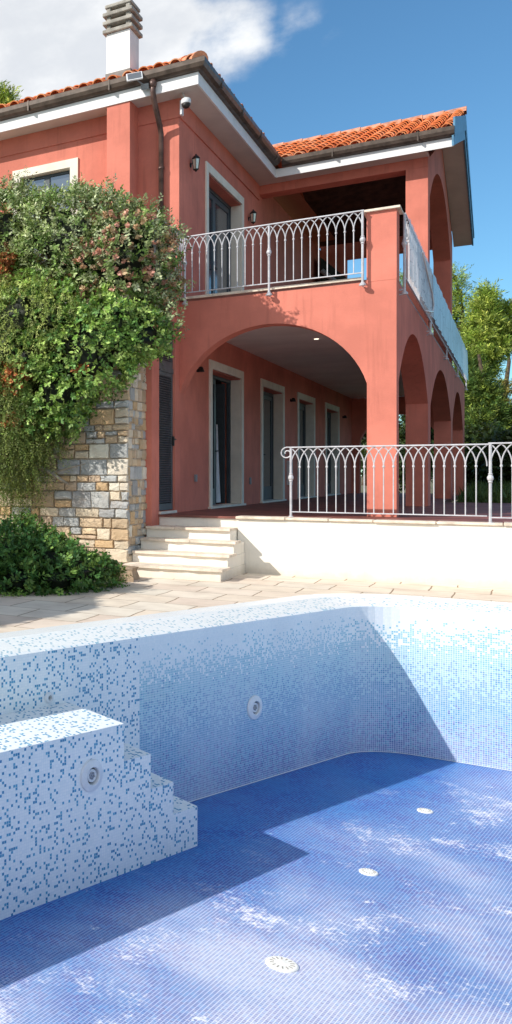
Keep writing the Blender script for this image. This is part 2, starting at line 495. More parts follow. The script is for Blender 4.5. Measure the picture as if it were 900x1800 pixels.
ccol = g.mix(g.ramp(shade, .35, .62), (6.1, 6.3, 6.6, 1), (8.6, 8.6, 8.5, 1))
hs = g.node('ShaderNodeHueSaturation'); hs.inputs['Saturation'].default_value = 1.0; hs.inputs['Value'].default_value = 1.2
wd.node_tree.links.new(sky.outputs[0], hs.inputs['Color'])
wd.node_tree.links.new(g.mix(g.math('MULTIPLY', den, .93), g.mix(1, hs.outputs[0], (.50, .80, .94, 1), 'MULTIPLY'), ccol), bg.inputs[0])
bg.inputs[1].default_value = .135

# ------------------------------------------------------------------ the pool
SL = .372                                            # slope dx/dy of the left wall
def left_x(y): return -2.0 + SL*(y - 9.37)
outline = [(-6.96, -3.97), (left_x(11.26), 11.26), (4.6, 11.02), (4.6, 4.65)]
def rounded(poly, rad, seg=10):
    out = []
    n = len(poly)
    for i in range(n):
        a, b, c = Vector(poly[i-1]), Vector(poly[i]), Vector(poly[(i+1) % n])
        d1, d2 = (a-b).normalized(), (c-b).normalized()
        ang = d1.angle(d2); r = rad[i]; T = r/math.tan(ang/2)
        p1, p2 = b + d1*T, b + d2*T
        ctr = b + (d1+d2).normalized()*(r/math.sin(ang/2))
        a1 = math.atan2(*(p1-ctr).yx); a2 = math.atan2(*(p2-ctr).yx)
        da = (a2-a1+math.pi) % (2*math.pi) - math.pi
        out += [(ctr.x+r*math.cos(a1+da*k/seg), ctr.y+r*math.sin(a1+da*k/seg)) for k in range(seg+1)]
    return out
ring = rounded(outline, [.5, .62, .6, .6])
# break the left wall at Y=7.817, where the speckled mosaic ends
YB = 7.815
k = next(i for i in range(len(ring)) if ring[i][1] < YB and ring[(i+1) % len(ring)][1] > YB and ring[i][0] < 0)
ring = ring[:k+1] + [(left_x(YB), YB)] + ring[k+1:]
NB = len(ring)
def offset(poly, d):
    out = []
    n = len(poly)
    for i in range(n):
        a, b, c = Vector(poly[i-1]), Vector(poly[i]), Vector(poly[(i+1) % n])
        e1, e2 = (b-a), (c-b)
        n1 = Vector((-e1.y, e1.x)).normalized(); n2 = Vector((-e2.y, e2.x)).normalized()
        nn = (n1+n2).normalized(); s = 1/max(.3, nn.dot(n1))
        out.append(tuple(b + nn*d*s))
    return out
area = sum(ring[i-1][0]*ring[i][1]-ring[i][0]*ring[i-1][1] for i in range(NB))
SGN = -1 if area > 0 else 1                           # outward side
def off(d): return offset(ring, SGN*d)
DEPTH = -1.5
pool = thing('swimming_pool', 'empty swimming pool lined with white to blue mosaic in front of the house', 'swimming pool', (-1, 7, 0))
cum = [0]
for i in range(NB): cum.append(cum[-1] + (Vector(ring[(i+1) % NB])-Vector(ring[i])).length)
wg, ws = MB(), MB()
for i in range(NB):
    a, b = ring[i], ring[(i+1) % NB]
    u0, u1 = cum[i], cum[i+1]
    t = ws if (a[1] < YB-.001 and b[1] <= YB+.001 and a[0] < -1 and b[0] < -1 and b[1] > a[1]) else wg
    t.poly([(*a, .02), (*b, .02), (*b, DEPTH), (*a, DEPTH)], [(u0, 1.52), (u1, 1.52), (u1, 0), (u0, 0)])
wg.build('wall', M['grad'], pool, merge=True)
o = ws.build('wall', M['speckle'], pool); o['label'] = 'speckled white and blue mosaic wall behind the steps'
# floor: a sheet reaching the walls, with a small cove
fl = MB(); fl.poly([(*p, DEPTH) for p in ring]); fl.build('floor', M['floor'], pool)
inn = off(-.010); cv = MB()
for i in range(NB):
    a, b, c, d = ring[i], ring[(i+1) % NB], inn[(i+1) % NB], inn[i]
    cv.poly([(*a, DEPTH+.005), (*b, DEPTH+.005), (*c, DEPTH+.003), (*d, DEPTH+.003)])
cv.build('cove', M['rim'], pool)
# coping: inner mosaic band rises gently to a white rim
bands = [(0, .02), (.03, .034), (.29, .085), (.31, .09), (.50, .09), (.53, .075), (.54, -.05)]
cm, cr_ = MB(), MB()
for j in range(len(bands)-1):
    A, B = off(bands[j][0]), off(bands[j+1][0])
    t = cm if j < 2 else cr_
    for i in range(NB):
        i2 = (i+1) % NB
        t.poly([(*A[i], bands[j][1]), (*A[i2], bands[j][1]), (*B[i2], bands[j+1][1]), (*B[i], bands[j+1][1])],
               [(cum[i], bands[j][0]), (cum[i+1], bands[j][0]), (cum[i+1], bands[j+1][0]), (cum[i], bands[j+1][0])])
o = cm.build('coping', M['coping'], pool, merge=True); o['label'] = 'sloping mosaic coping band'
o = cr_.build('coping_rim', M['rim'], pool, merge=True, smooth=False); o['label'] = 'plain white rim around the pool'
# bench and steps against the left wall
DV = Vector((.3232, .9463)); EV = Vector((-.85, .53)).normalized(); A0 = Vector((-2.305, 6.641))
levels = [(-12, 0, -.41), (0, .309, -.683), (.309, .583, -.945), (.583, .887, -1.19)]
st = MB()
for s0, s1, z in levels:
    p0, p1 = A0 + DV*s0, A0 + DV*s1
    def towall(p):
        t = 0
        for _ in range(40):
            q = p + EV*t
            t += (q.x - left_x(q.y))/max(.2, (-EV.x + SL*EV.y))
        return p + EV*t
    q0, q1 = towall(p0), towall(p1)
    if s0 < -1:
        p0 = A0 - DV*7.5; q0 = Vector((left_x(p0.y+.4), p0.y+.4))
    zb = DEPTH
    L0, L1 = s0 if s0 > -1 else -7.5, s1
    st.poly([(*p0, z), (*p1, z), (*q1, z), (*q0, z)], [(L0, 5), (L1, 5), (L1, 5+(q1-p1).length), (L0, 5+(q0-p0).length)])
    st.poly([(*p0, zb), (*p1, zb), (*p1, z), (*p0, z)], [(L0, zb+3), (L1, zb+3), (L1, z+3), (L0, z+3)])
    st.poly([(*p1, zb), (*q1, zb), (*q1, z), (*p1, z)], [(20, zb+3), (20+(q1-p1).length, zb+3), (20+(q1-p1).length, z+3), (20, z+3)])
st.build('steps', M['speckle'], pool)['label'] = 'speckled mosaic bench with three steps going down'
def pool_light(c, nrm, r=.114, lab=None, small=False):
    c = Vector(c); nrm = Vector(nrm).normalized()
    m = MB()
    if small:
        m.lathe([(r, -.01), (r, .012), (r*.85, .02), (r*.5, .02), (r*.45, .004), (r*.40, -.008)], c, 24, nrm)
        o = m.build('water_inlet', M['ptfe'], pool, loc=c, smooth=False)
        h = MB(); h.lathe([(r*.40, -.004), (r*.3, .006), (r*.05, .006)], c, 16, nrm); h.build('nozzle', M['greyplastic'], o)
        return
    m.lathe([(r, -.01), (r, .008), (r*.96, .014), (r*.62, .024), (r*.56, .024), (r*.53, .016), (r*.51, -.03)], c, 40, nrm)
    o = m.build('underwater_light', M['ptfe'], pool, loc=c, smooth=False, bevel=.002)
    if lab: o['label'] = lab
    h = MB(); h.lathe([(r*.51, -.002), (r*.5, .001), (r*.42, .001)], c, 32, nrm); h.build('dark_ring', M['black'], o)
    h = MB(); h.lathe([(r*.40, -.002), (r*.40, .010), (r*.34, .012), (r*.31, .008)], c, 32, nrm); h.build('inner_ring', M['ptfe'], o)
    h = MB()
    a = nrm.orthogonal().normalized(); b = nrm.cross(a)
    h.lathe([(r*.31, .004), (r*.25, .008), (r*.05, .010)], c, 24, nrm)
    for k in range(7):
        t = k*math.pi*2/6; rr = r*.19 if k < 6 else 0
        h.lathe([(r*.07, .006), (r*.06, .013), (r*.02, .014)], c + a*rr*math.cos(t) + b*rr*math.sin(t), 8, nrm)
    h.build('lens', M['lens'], o)
WN = Vector((.9372, -.3487, 0))
pool_light((-2.421, 6.301, -.72), (DV.y, -DV.x, 0), lab='underwater light on the side of the steps')
yl = 9.35
pool_light((left_x(yl), yl, -.795), WN, lab='underwater light low on the far left wall')
pool_light((left_x(6.80), 6.80, -.345), WN, .043, small=True)
def drain(x, y, r):
    m = MB(); c = (x, y, DEPTH)
    m.lathe([(r, 0), (r*.98, .006), (r*.9, .010), (r*.2, .013), (r*.05, .013)], c, 28)
    o = m.build('drain', M['drain'], pool, loc=c)
    s = MB()
    for k in range(14):
        t = k*2*math.pi/14
        d = Vector((math.cos(t), math.sin(t), 0)); n = Vector((-d.y, d.x, 0))
        s.obox(Vector(c) + d*r*.62 + Vector((0, 0, .0115)), d*r*.13, n*r*.035, (0, 0, .0012))
    s.build('slot', M['concrete'], o)['kind'] = 'stuff'
drain(-1.128, 5.967, .09); drain(-.885, 7.726, .062); drain(-.658, 9.426, .06)

# deck paving with the pool cut out
def sheet_with_hole(name, outer, hole, z, mat):
    bm = bmesh.new()
    def loop(pts):
        vs = [bm.verts.new((p[0], p[1], z)) for p in pts]
        return [bm.edges.new((vs[i], vs[(i+1) % len(vs)])) for i in range(len(vs))]
    e = loop(outer) + loop(hole)
    bmesh.ops.triangle_fill(bm, edges=e, use_beauty=True, use_dissolve=False)
    for f in bm.faces:
        f.normal_update()
        if f.normal.z < 0: f.normal_flip()
    me = bpy.data.meshes.new(name); bm.to_mesh(me); bm.free(); me.materials.append(mat)
    o = bpy.data.objects.new(name, me); COL.objects.link(o); o['kind'] = 'structure'
    return o
DR = [(-14, -10), (14, -10), (14, 14.06), (-14, 14.06)]
sheet_with_hole('pool_deck', DR, off(.535), 0, M['paving'])
sheet_with_hole('ground', [(-900, -900), (900, -900), (900, 900), (-900, 900)], DR, -.006, M['ground'])

# ------------------------------------------------------------------ terrace, white wall, garden stair
tf = MB(); tf.box(-4.36, 14, 14.32, 24.0, .70, .798)
o = tf.build('terrace_floor', M['terrace']); o['kind'] = 'structure'
lw = MB(); lw.poly([(-1.2, 24.0, .74), (60, 24.0, .74), (60, 120, 2.2), (-1.2, 120, 2.2)])
o = lw.build('lawn', M['lawn']); o['kind'] = 'structure'
rw = thing('retaining_wall', 'low white rendered wall holding up the terrace beside the stair', 'wall', (2, 14.05, 0))
w = MB(); w.box(-3.24, 14, 14.05, 14.35, -.02, .765); w.build('wall', M['white_wall'], rw, bevel=.008)
cap = MB(); x = -3.26
while x < 14:
    l = random.uniform(.5, .95)
    cap.box(x+.004, x+l-.004, 14.015+random.uniform(-.012, .012), 14.36, .766, .80+random.uniform(-.003, .006)); x += l
cap.build('ledge', M['ledge'], rw, bevel=.008)
stair = thing('garden_stair', 'white garden stair with beige stone treads rising to the terrace', 'stair', (-3.8, 13.2, 0))
fronts = [12.66, 13.05, 13.40, 13.66, 14.06]
bd = MB()
for i, y in enumerate(fronts):
    z1 = .16*(i+1)-.035; xr = [-3.13, -3.135, -3.14, -3.245, -3.245][i]; yb = 14.04 if i < 3 else 15.12
    yb = 14.046 if i < 3 else 15.14
    if i < 4: bd.box(-4.418, xr-.002*i, y+.03, yb-.003*i, .16*i-.035 if i else -.02, z1)
    else: bd.box(-4.355, -3.245, y+.03, 14.9, .16*i-.035, z1)
bd.build('riser', M['white_wall'], stair, bevel=.006)
tr = MB()
for i, y in enumerate(fronts):
    x = -4.415 if i < 4 else -4.352; xr = [-3.10, -3.105, -3.11, -3.247, -3.247][i]
    nxt = fronts[i+1]+.04 if i < 4 else 14.9
    cuts = [x] + sorted(random.uniform(x+.3, xr-.3) for _ in range(1)) + [xr]
    if i == 4: continue
    for a, b in zip(cuts, cuts[1:]):
        n = 7
        top = []
        for k in range(n+1):
            t = a + .003 + (b-a-.006)*k/n
            top.append((t, y - .012 + random.uniform(-.012, .008)))
        tr.prism([(b-.003, nxt), (a+.003, nxt)] + top, 2, .16*(i+1)-.035+.001, .16*(i+1))
tr.build('tread', M['step_top'], stair)
bt = MB(); bt.box(-4.355, -3.247, 14.06, 14.34, .765, .797); bt.build('top_tread', M['terrace'], stair)

# ------------------------------------------------------------------ the house
house = thing('house', 'two storey terracotta villa with arched loggia, balcony and red tiled roof', 'house', (-4.36, 20, .8))
XW, YF, YU = -4.36, 15.15, 20.7
def wall_grid(mb, us, vs, solid, P, d):
    """solid cells of a rectangular grid, P(u,v,w) -> point, thickness d, shared faces left out"""
    us, vs = sorted(set(us)), sorted(set(vs))
    S = lambda i, j: 0 <= i < len(us)-1 and 0 <= j < len(vs)-1 and solid((us[i]+us[i+1])/2, (vs[j]+vs[j+1])/2)
    for i in range(len(us)-1):
        for j in range(len(vs)-1):
            if not S(i, j): continue
            a, b, c, e = us[i], us[i+1], vs[j], vs[j+1]
            mb.poly([P(a, c, 0), P(b, c, 0), P(b, e, 0), P(a, e, 0)])
            mb.poly([P(a, c, d), P(a, e, d), P(b, e, d), P(b, c, d)])
            if not S(i-1, j): mb.poly([P(a, c, 0), P(a, e, 0), P(a, e, d), P(a, c, d)])
            if not S(i+1, j): mb.poly([P(b, c, 0), P(b, c, d), P(b, e, d), P(b, e, 0)])
            if not S(i, j-1): mb.poly([P(a, c, 0), P(a, c, d), P(b, c, d), P(b, c, 0)])
            if not S(i, j+1): mb.poly([P(a, e, 0), P(b, e, 0), P(b, e, d), P(a, e, d)])
low_doors = [(16.86, 19.3), (20.85, 23.2), (24.8, 27.15), (28.8, 31.2)]
TW = .15
holes = [(a+TW, b-TW, .83, 3.24) for a, b in low_doors] + [(16.62+TW, 19.32-TW, 4.19, 6.64), (14.10, 14.90, .84, 3.80)]
us = [13.75, 15.12, 28.5, 34.9]; vs = [.3, 4.15, 7.5]
for h in holes: us += h[:2]; vs += h[2:]
def solid(u, v):
    if any(h[0] < u < h[1] and h[2] < v < h[3] for h in holes): return False
    if v > 4.15: return 15.12 < u < 28.5
    return True
w = MB(); wall_grid(w, us, vs, solid, lambda u, v, d: (XW-d, u, v), .35)
w.build('side_wall', M['stucco'], house, merge=True)
# front wall of the main block (upper storey)
fh = [(-7.10, -6.17, 5.0, 6.66)]
w = MB(); wall_grid(w, [-16, -4.36-.352, fh[0][0], fh[0][1]], [4.0, 7.5, fh[0][2], fh[0][3]],
                    lambda u, v: not (fh[0][0] < u < fh[0][1] and fh[0][2] < v < fh[0][3]), lambda u, v, d: (u, 15.12+d, v), .35)
w.build('front_wall', M['stucco'], house, merge=True)
# raised cornice band under the eaves
w = MB(); w.box(-16, -4.335, 15.097, 15.118, 7.10, 7.42); w.box(-4.358, -4.335, 15.12, 20.69, 7.10, 7.42)
w.build('cornice', M['stucco'], house)
# chimney breast
w = MB(); w.box(-5.39, -5.01, 14.715, 15.118, 3.9, 7.45); w.build('chimney_breast', M['stucco'], house, bevel=.006)
# loggia front with its arch
def arc(a, b, z0, z1, n=28):
    c = (a+b)/2; h = abs(b-a)/2; s = z1-z0; r = (h*h+s*s)/(2*s); zc = z1-r; t = math.asin(min(1, h/r))
    if s > h: t = math.pi - t
    sg = 1 if b > a else -1
    return [(c - sg*r*math.sin(t*(1-2*k/n)), zc + r*math.cos(t*(1-2*k/n))) for k in range(n+1)]
XO, XI = -1.395, -1.757
w = MB()
w.prism([(XW+.002, 4.15)] + arc(XW+.002, XI, 2.70, 3.68) + [(XI, .8), (XO, .8), (XO, 4.15)], 1, YF, YF+.30)
w.build('arcade_front', M['stucco'], house)
w = MB()
pts = [(YF+.302, 4.15)]
for a, b in ((15.46, 20.7), (21.3, 27.9), (28.55, 33.9)):
    if a > 16: pts += [(a, .75)]
    else: pts += [(YF+.302, .75), (a, .75)]
    pts += arc(a, b, 2.74, 3.70) + [(b, .75)]
pts += [(34.9, .75), (34.9, 4.15)]
w.prism(pts, 0, XI, XO-.003)
w.build('arcade_side', M['stucco'], house)
# balcony corner pillar with cap
w = MB(); w.box(XI-.004, XO+.002, YF-.003, YF+.36, 4.151, 5.14); w.build('corner_pillar', M['stucco'], house)
w = MB(); w.box(XI-.05, XO+.05, YF-.05, YF+.41, 5.141, 5.175); w.build('pillar_cap', M['ledge'], house, bevel=.006)
# end wall of the loggia with an arch
w = MB()
w.prism([(XW, 3.85), (XW, .7), (-4.15, .7)] + arc(-4.15, -2.0, 2.4, 3.3) + [(-2.0, .7), (XI, .7), (XI, 3.85)], 1, 33.95, 34.3)
w.build('loggia_end_wall', M['stucco'], house)
w = MB(); w.box(XW+.001, XI-.001, YF+.301, 33.94, 3.85, 4.10); w.build('loggia_ceiling', M['ceiling'], house)
w = MB(); w.box(XW+.001, XO-.004, YF+.001, 34.89, 4.151, 4.185); w.build('balcony_floor', M['terrace'], house)
w = MB(); w.box(XW+.01, XI-.052, YF-.035, YF+.12, 4.186, 4.225); w.build('balcony_sill', M['ledge'], house, bevel=.004)
w = MB(); w.box(XW+.001, XO-.005, 24.0, 34.89, .70, .795); w.build('loggia_floor', M['terrace'], house)
# low block on which the shrub bed stands
w = MB(); w.box(-16, -4.713, 13.82, 15.1, 3.55, 3.95); w.build('bed_slab', M['concrete'], house)
# upper loggia
w = MB(); w.box(XI, XO, YU, YU+.4, 4.186, 7.22); w.build('upper_pillar', M['stucco'], house, bevel=.006)
w = MB(); w.box(XW+.001, XO-.002, YU+.002, YU+.38, 7.221, 7.52); w.build('upper_beam', M['stucco'], house)
w = MB()
w.prism([(YU+.39, 7.22)] + [(21.12, 7.22)] + arc(21.12, 27.7, 6.75, 7.86) + [(27.7, 4.19), (28.4, 4.19), (28.4, 7.42), (24.4, 8.74), (YU+.39, 7.50)], 0, XI, XO)
w.build('gable_wall', M['stucco'], house)
w = MB(); w.box(XW+.001, -3.75, 28.1, 28.4, 4.19, 7.2); w.box(XW+.001, XI-.002, 28.1, 28.4, 7.201, 7.6)
w.build('upper_end_wall', M['stucco'], house)
# roof: planes
EZ, EY, EX = 7.40, 14.72, -3.98
def rafter_z(y): return 7.52 + .33*(min(y, 48.8-y) - 20.32)
w = MB()   # board ceiling with rafters under the loggia roof
w.poly([(XW, YU+.38, 7.60), (XI, YU+.38, 7.60), (XI, 24.4, 8.82), (XW, 24.4, 8.82)])
w.poly([(XW, 24.4, 8.82), (XI, 24.4, 8.82), (XI, 28.4, 7.50), (XW, 28.4, 7.50)])
w.build('ceiling_boards', M['wood'], house)
rf_ = MB()
for xx in (-4.1, -3.5, -2.9, -2.3):
    rf_.prism([(YU+.38, 7.45), (24.4, 8.66), (24.4, 8.81), (YU+.38, 7.59)], 0, xx-.05, xx+.05)
rf_.box(XW, XI, 24.3, 24.5, 8.45, 8.66)
rf_.build('rafter', M['wood'], house)
w = MB()   # soffits
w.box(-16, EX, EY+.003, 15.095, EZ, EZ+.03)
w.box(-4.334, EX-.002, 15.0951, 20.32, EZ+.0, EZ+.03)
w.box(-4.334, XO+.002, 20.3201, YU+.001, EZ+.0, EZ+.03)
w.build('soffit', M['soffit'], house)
XV = -.97
w = MB()   # underside of the gable overhang
th = .05
for (ya, za), (yb, zb) in (((20.30, EZ), (24.4, 8.73)), ((24.4, 8.73), (28.95, 7.32))):
    w.raw([(XO+.003, ya, za), (XV-.03, ya, za), (XV-.03, yb, zb), (XO+.003, yb, zb), (XO+.003, ya, za+th), (XV-.03, ya, za+th), (XV-.03, yb, zb+th), (XO+.003, yb, zb+th)],
          [(0,1,2,3),(7,6,5,4),(0,4,5,1),(1,5,6,2),(2,6,7,3),(3,7,4,0)])
w.build('gable_soffit', M['soffit'], house)
w = MB()   # white fascia boards
w.box(-16, EX+.028, EY-.028, EY, EZ-.012, EZ+.175)
w.box(EX, EX+.028, EY+.001, 20.27, EZ-.012, EZ+.175)
w.box(EX+.001, XV, 20.272, 20.30, EZ-.012, EZ+.155)
w.build('fascia', M['fascia'], house)
w = MB()   # verge boards, two steps
def vergepoly(lo, hi): return [(20.20, EZ+lo), (24.4, 8.73+lo), (28.98, 7.32+lo), (28.98, 7.32+min(hi, .26)), (24.4, 8.73+hi), (20.20, EZ+hi)]
w.prism(vergepoly(-.02, .17), 0, XV-.03, XV); w.prism(vergepoly(.171, .50), 0, XV-.01, XV+.02)
w.build('verge_board', M['verge'], house)
def gutter(path, name='gutter'):
    prof = [(-.0, .17), (-.012, .18), (.115, .18), (.128, .165), (.125, .10), (.10, .045), (.055, .015), (.0, .01)]
    m = MB(); pts = [Vector(p) for p in path]
    n = len(pts); rows = []
    for i, p in enumerate(pts):
        def nrm(a, b):
            d = (b-a).normalized(); return Vector((d.y, -d.x, 0))
        if i == 0: nn = nrm(pts[0], pts[1])
        elif i == n-1: nn = nrm(pts[-2], pts[-1])
        else:
            n1, n2 = nrm(pts[i-1], p), nrm(p, pts[i+1]); nn = (n1+n2).normalized(); nn = nn/nn.dot(n1)
        rows.append([p + nn*a + Vector((0, 0, b)) for a, b in prof])
    k = len(prof)
    m.raw([q for r in rows for q in r], [(i*k+j, i*k+(j+1) % k, (i+1)*k+(j+1) % k, (i+1)*k+j) for i in range(n-1) for j in range(k)] + [list(range(k)), [(n-1)*k+j for j in range(k)]])
    for i in range(n-1):   # brackets and joints
        L = (pts[i+1]-pts[i]).length; d = (pts[i+1]-pts[i]).normalized(); nn = Vector((d.y, -d.x, 0))
        s = .9
        while s < L:
            c = pts[i] + d*s + nn*.0655 + Vector((0, 0, .1)); m.obox(c, d*.012, nn*.068, (0, 0, .083)); s += 1.4
    return m.build(name, M['gutter'], house)
gz = EZ + .172
gutter([(-16, EY-.029, gz), (EX+.029, EY-.029, gz), (EX+.029, 20.13, gz)])
gutter([(EX+.16, 20.27, gz-.02), (XV+.01, 20.27, gz-.02)])
# roof tiles
def tiles(mb, origin, ud, sd, ulen, slen, pitch=.245, course=.36, top=None, side=None):
    """rows of barrel tiles; origin at the eave, ud along it, sd up the slope"""
    o, ud, sd = Vector(origin), Vector(ud).normalized(), Vector(sd).normalized()
    nn = ud.cross(sd).normalized()
    if nn.z < 0: nn = -nn
    ncol = int(ulen/pitch)
    for i in range(ncol+1):
        u = i*pitch
        L = slen if top is None else min(slen, top(u))
        k = 0; s = random.uniform(-.02, .02)
        while s < L:
            e = min(s+course+.05, L+.1)
            c0 = random.choice([(.84, .27, .09), (.88, .32, .12), (.76, .22, .075), (.90, .40, .20), (.82, .26, .09)])
            f = random.uniform(.88, 1.08); mb.cc = tuple(x*f for x in c0)
            r0, r1 = .093, .074
            du = random.uniform(-.008, .008); lift = .028 + random.uniform(0, .012)
            ring0, ring1, ring2 = [], [], []
            seg = 8
            for q in range(seg+1):
                t = math.pi*q/seg
                ring0.append(o + ud*(u+du+r0*math.cos(t)) + sd*s + nn*(r0*.95*math.sin(t)+lift))
                ring1.append(o + ud*(u+du+r1*math.cos(t)) + sd*e + nn*(r1*.95*math.sin(t)+.004))
                ring2.append(o + ud*(u+du+(r0-.016)*math.cos(t)) + sd*s + nn*((r0-.016)*.95*math.sin(t)+lift-.002))
            v = ring0+ring1+ring2; m = seg+1
            fs = [(q, q+1, m+q+1, m+q) for q in range(seg)] + [(2*m+q, 2*m+q+1, q+1, q) for q in range(seg)]
            mb.raw(v, fs)
            # the pan between two covers
            mb.cc = tuple(x*.8 for x in c0)
            p = [o + ud*(u+pitch*.5+.075*math.cos(t)) + sd*(s-.03 if k == 0 else s) + nn*(.03-.045*math.sin(t)) for t in [math.pi*q/5 for q in range(6)]]
            p2 = [a + sd*(e-s) - nn*.015 for a in p]
            if i < ncol: mb.raw(p+p2, [(q, q+1, 6+q+1, 6+q) for q in range(5)])
            s += course; k += 1
roof = MB(); roof.cc = (.40, .12, .06)
rs = Vector((0, 1, .36))
HIPZ = lambda d: d*.36
zb = EZ + .235
# main hip roof: base planes, then tiles
A = Vector((EX+.06, EY-.06, zb)); 
roof.poly([(-16, A.y, zb), (A.x, A.y, zb), (A.x-6.5, A.y+6.5, zb+6.5*.36), (-16, A.y+6.5, zb+6.5*.36)])
roof.poly([(A.x, A.y, zb), (A.x, A.y+13, zb), (A.x-6.5, A.y+6.5, zb+6.5*.36)])
roof.poly([(A.x, A.y+13, zb), (-16, A.y+13, zb), (-16, A.y+6.5, zb+2.34), (A.x-6.5, A.y+6.5, zb+2.34)])
tiles(roof, (A.x-.12, A.y-.03, zb+.085), (-1, 0, 0), (0, 1, .40), 11.8, 4.6, top=lambda u: max(.05, u*1.06))
tiles(roof, (A.x+.03, A.y+.12, zb+.05), (0, 1, 0), (-1, 0, .36), 5.6, 2.6, top=lambda u: max(.05, u*1.06))
# loggia roof
zl = EZ + .27; YR = 24.4; sl_ = (9.26-zl)/(YR-20.2)
roof.cc = (.40, .12, .06)
roof.poly([(-6.0, 20.2, zl), (XV, 20.2, zl), (XV, YR, 9.26), (-6.0, YR, 9.26)])
roof.poly([(-6.0, YR, 9.26), (XV, YR, 9.26), (XV, 29.0, 7.75), (-6.0, 29.0, 7.75)])
tiles(roof, (XV-.10, 20.19, zl+.012), (-1, 0, 0), (0, 1, sl_), 4.6, 4.40, course=.40)
for f in range(len(roof.f)):
    pass
rt = roof.build('roof', M['tile'], house)
rt['label'] = 'orange barrel tile roof'
rg = MB()
def ridge(p0, p1, r=.12, n=None, mb=rg):
    p0, p1 = Vector(p0), Vector(p1); L = (p1-p0).length; n = n or max(1, int(L/.38)); d = (p1-p0).normalized()
    s = d.cross(Vector((0, 0, 1))).normalized(); u = s.cross(d)
    for i in range(n):
        a, b = p0 + d*(L*i/n - .03), p0 + d*(L*(i+1)/n + .02)
        ra, rb = r*1.08, r*.92
        v = [a + ra*(math.cos(t)*s + math.sin(t)*u) for t in [math.pi*q/8 for q in range(9)]] + [b + rb*(math.cos(t)*s + math.sin(t)*u) for t in [math.pi*q/8 for q in range(9)]]
        mb.raw(v, [(q, q+1, 9+q+1, 9+q) for q in range(8)] + [list(range(9)), list(range(17, 8, -1))])
ridge((XV, YR, 9.29), (-5.4, YR, 9.29), .125)
rg2 = MB(); rg2.cc = (.74, .30, .16)
ridge((A.x-.02, A.y+.02, zb+.10), (A.x-6.4, A.y+6.4, zb+2.34+.12), .13, mb=rg2)
rg.build('ridge_tile', M['ridge'], rt)
rg2.build('hip_tile', M['tile'], rt)
# chimney
ch = MB(); cx0, cx1, cy0, cy1 = -5.45, -5.06, 14.86, 15.30
ch.box(cx0, cx1, cy0, cy1, 7.98, 8.63)
chim = ch.build('chimney', M['chimney_white'], house, bevel=.005)
c2 = MB(); c2.box(cx0-.012, cx1+.012, cy0-.012, cy1+.012, 7.4, 7.98); c2.build('flashing', M['lead'], chim)
c3 = MB()
for k, z in enumerate((8.635, 8.775, 8.915)):
    c3.box(cx0-.05, cx1+.05, cy0-.05, cy1+.05, z, z+.062)
    for sx in (cx0, cx1-.07):
        for sy in (cy0, cy1-.07): c3.box(sx, sx+.07, sy, sy+.07, z+.0621, z+.139)
    c3.box(cx0+.09, cx1-.09, cy0+.09, cy1-.09, z+.0622, z+.1388)
c3.box(cx0-.02, cx1+.02, cy0-.02, cy1+.02, 9.055, 9.11)
c3.build('chimney_cap', M['concrete'], chim, bevel=.012)
# downpipe
dp = MB(); dp.tube([(-4.62, 14.63, 7.60), (-4.62, 14.63, 7.40), (-4.62, 14.70, 7.28), (-4.62, 14.98, 6.98), (-4.62, 15.05, 6.86), (-4.62, 15.05, 4.0)], .042, 10)
dp.lathe([(.05, 0), (.06, .05), (.06, .09), (.045, .1)], (-4.62, 14.63, 7.48), 10)
for z in (6.3, 5.4, 4.6): dp.lathe([(.05, 0), (.05, .04)], (-4.62, 15.05, z), 10)
dp.build('downpipe', M['pipe'], house, smooth=True)

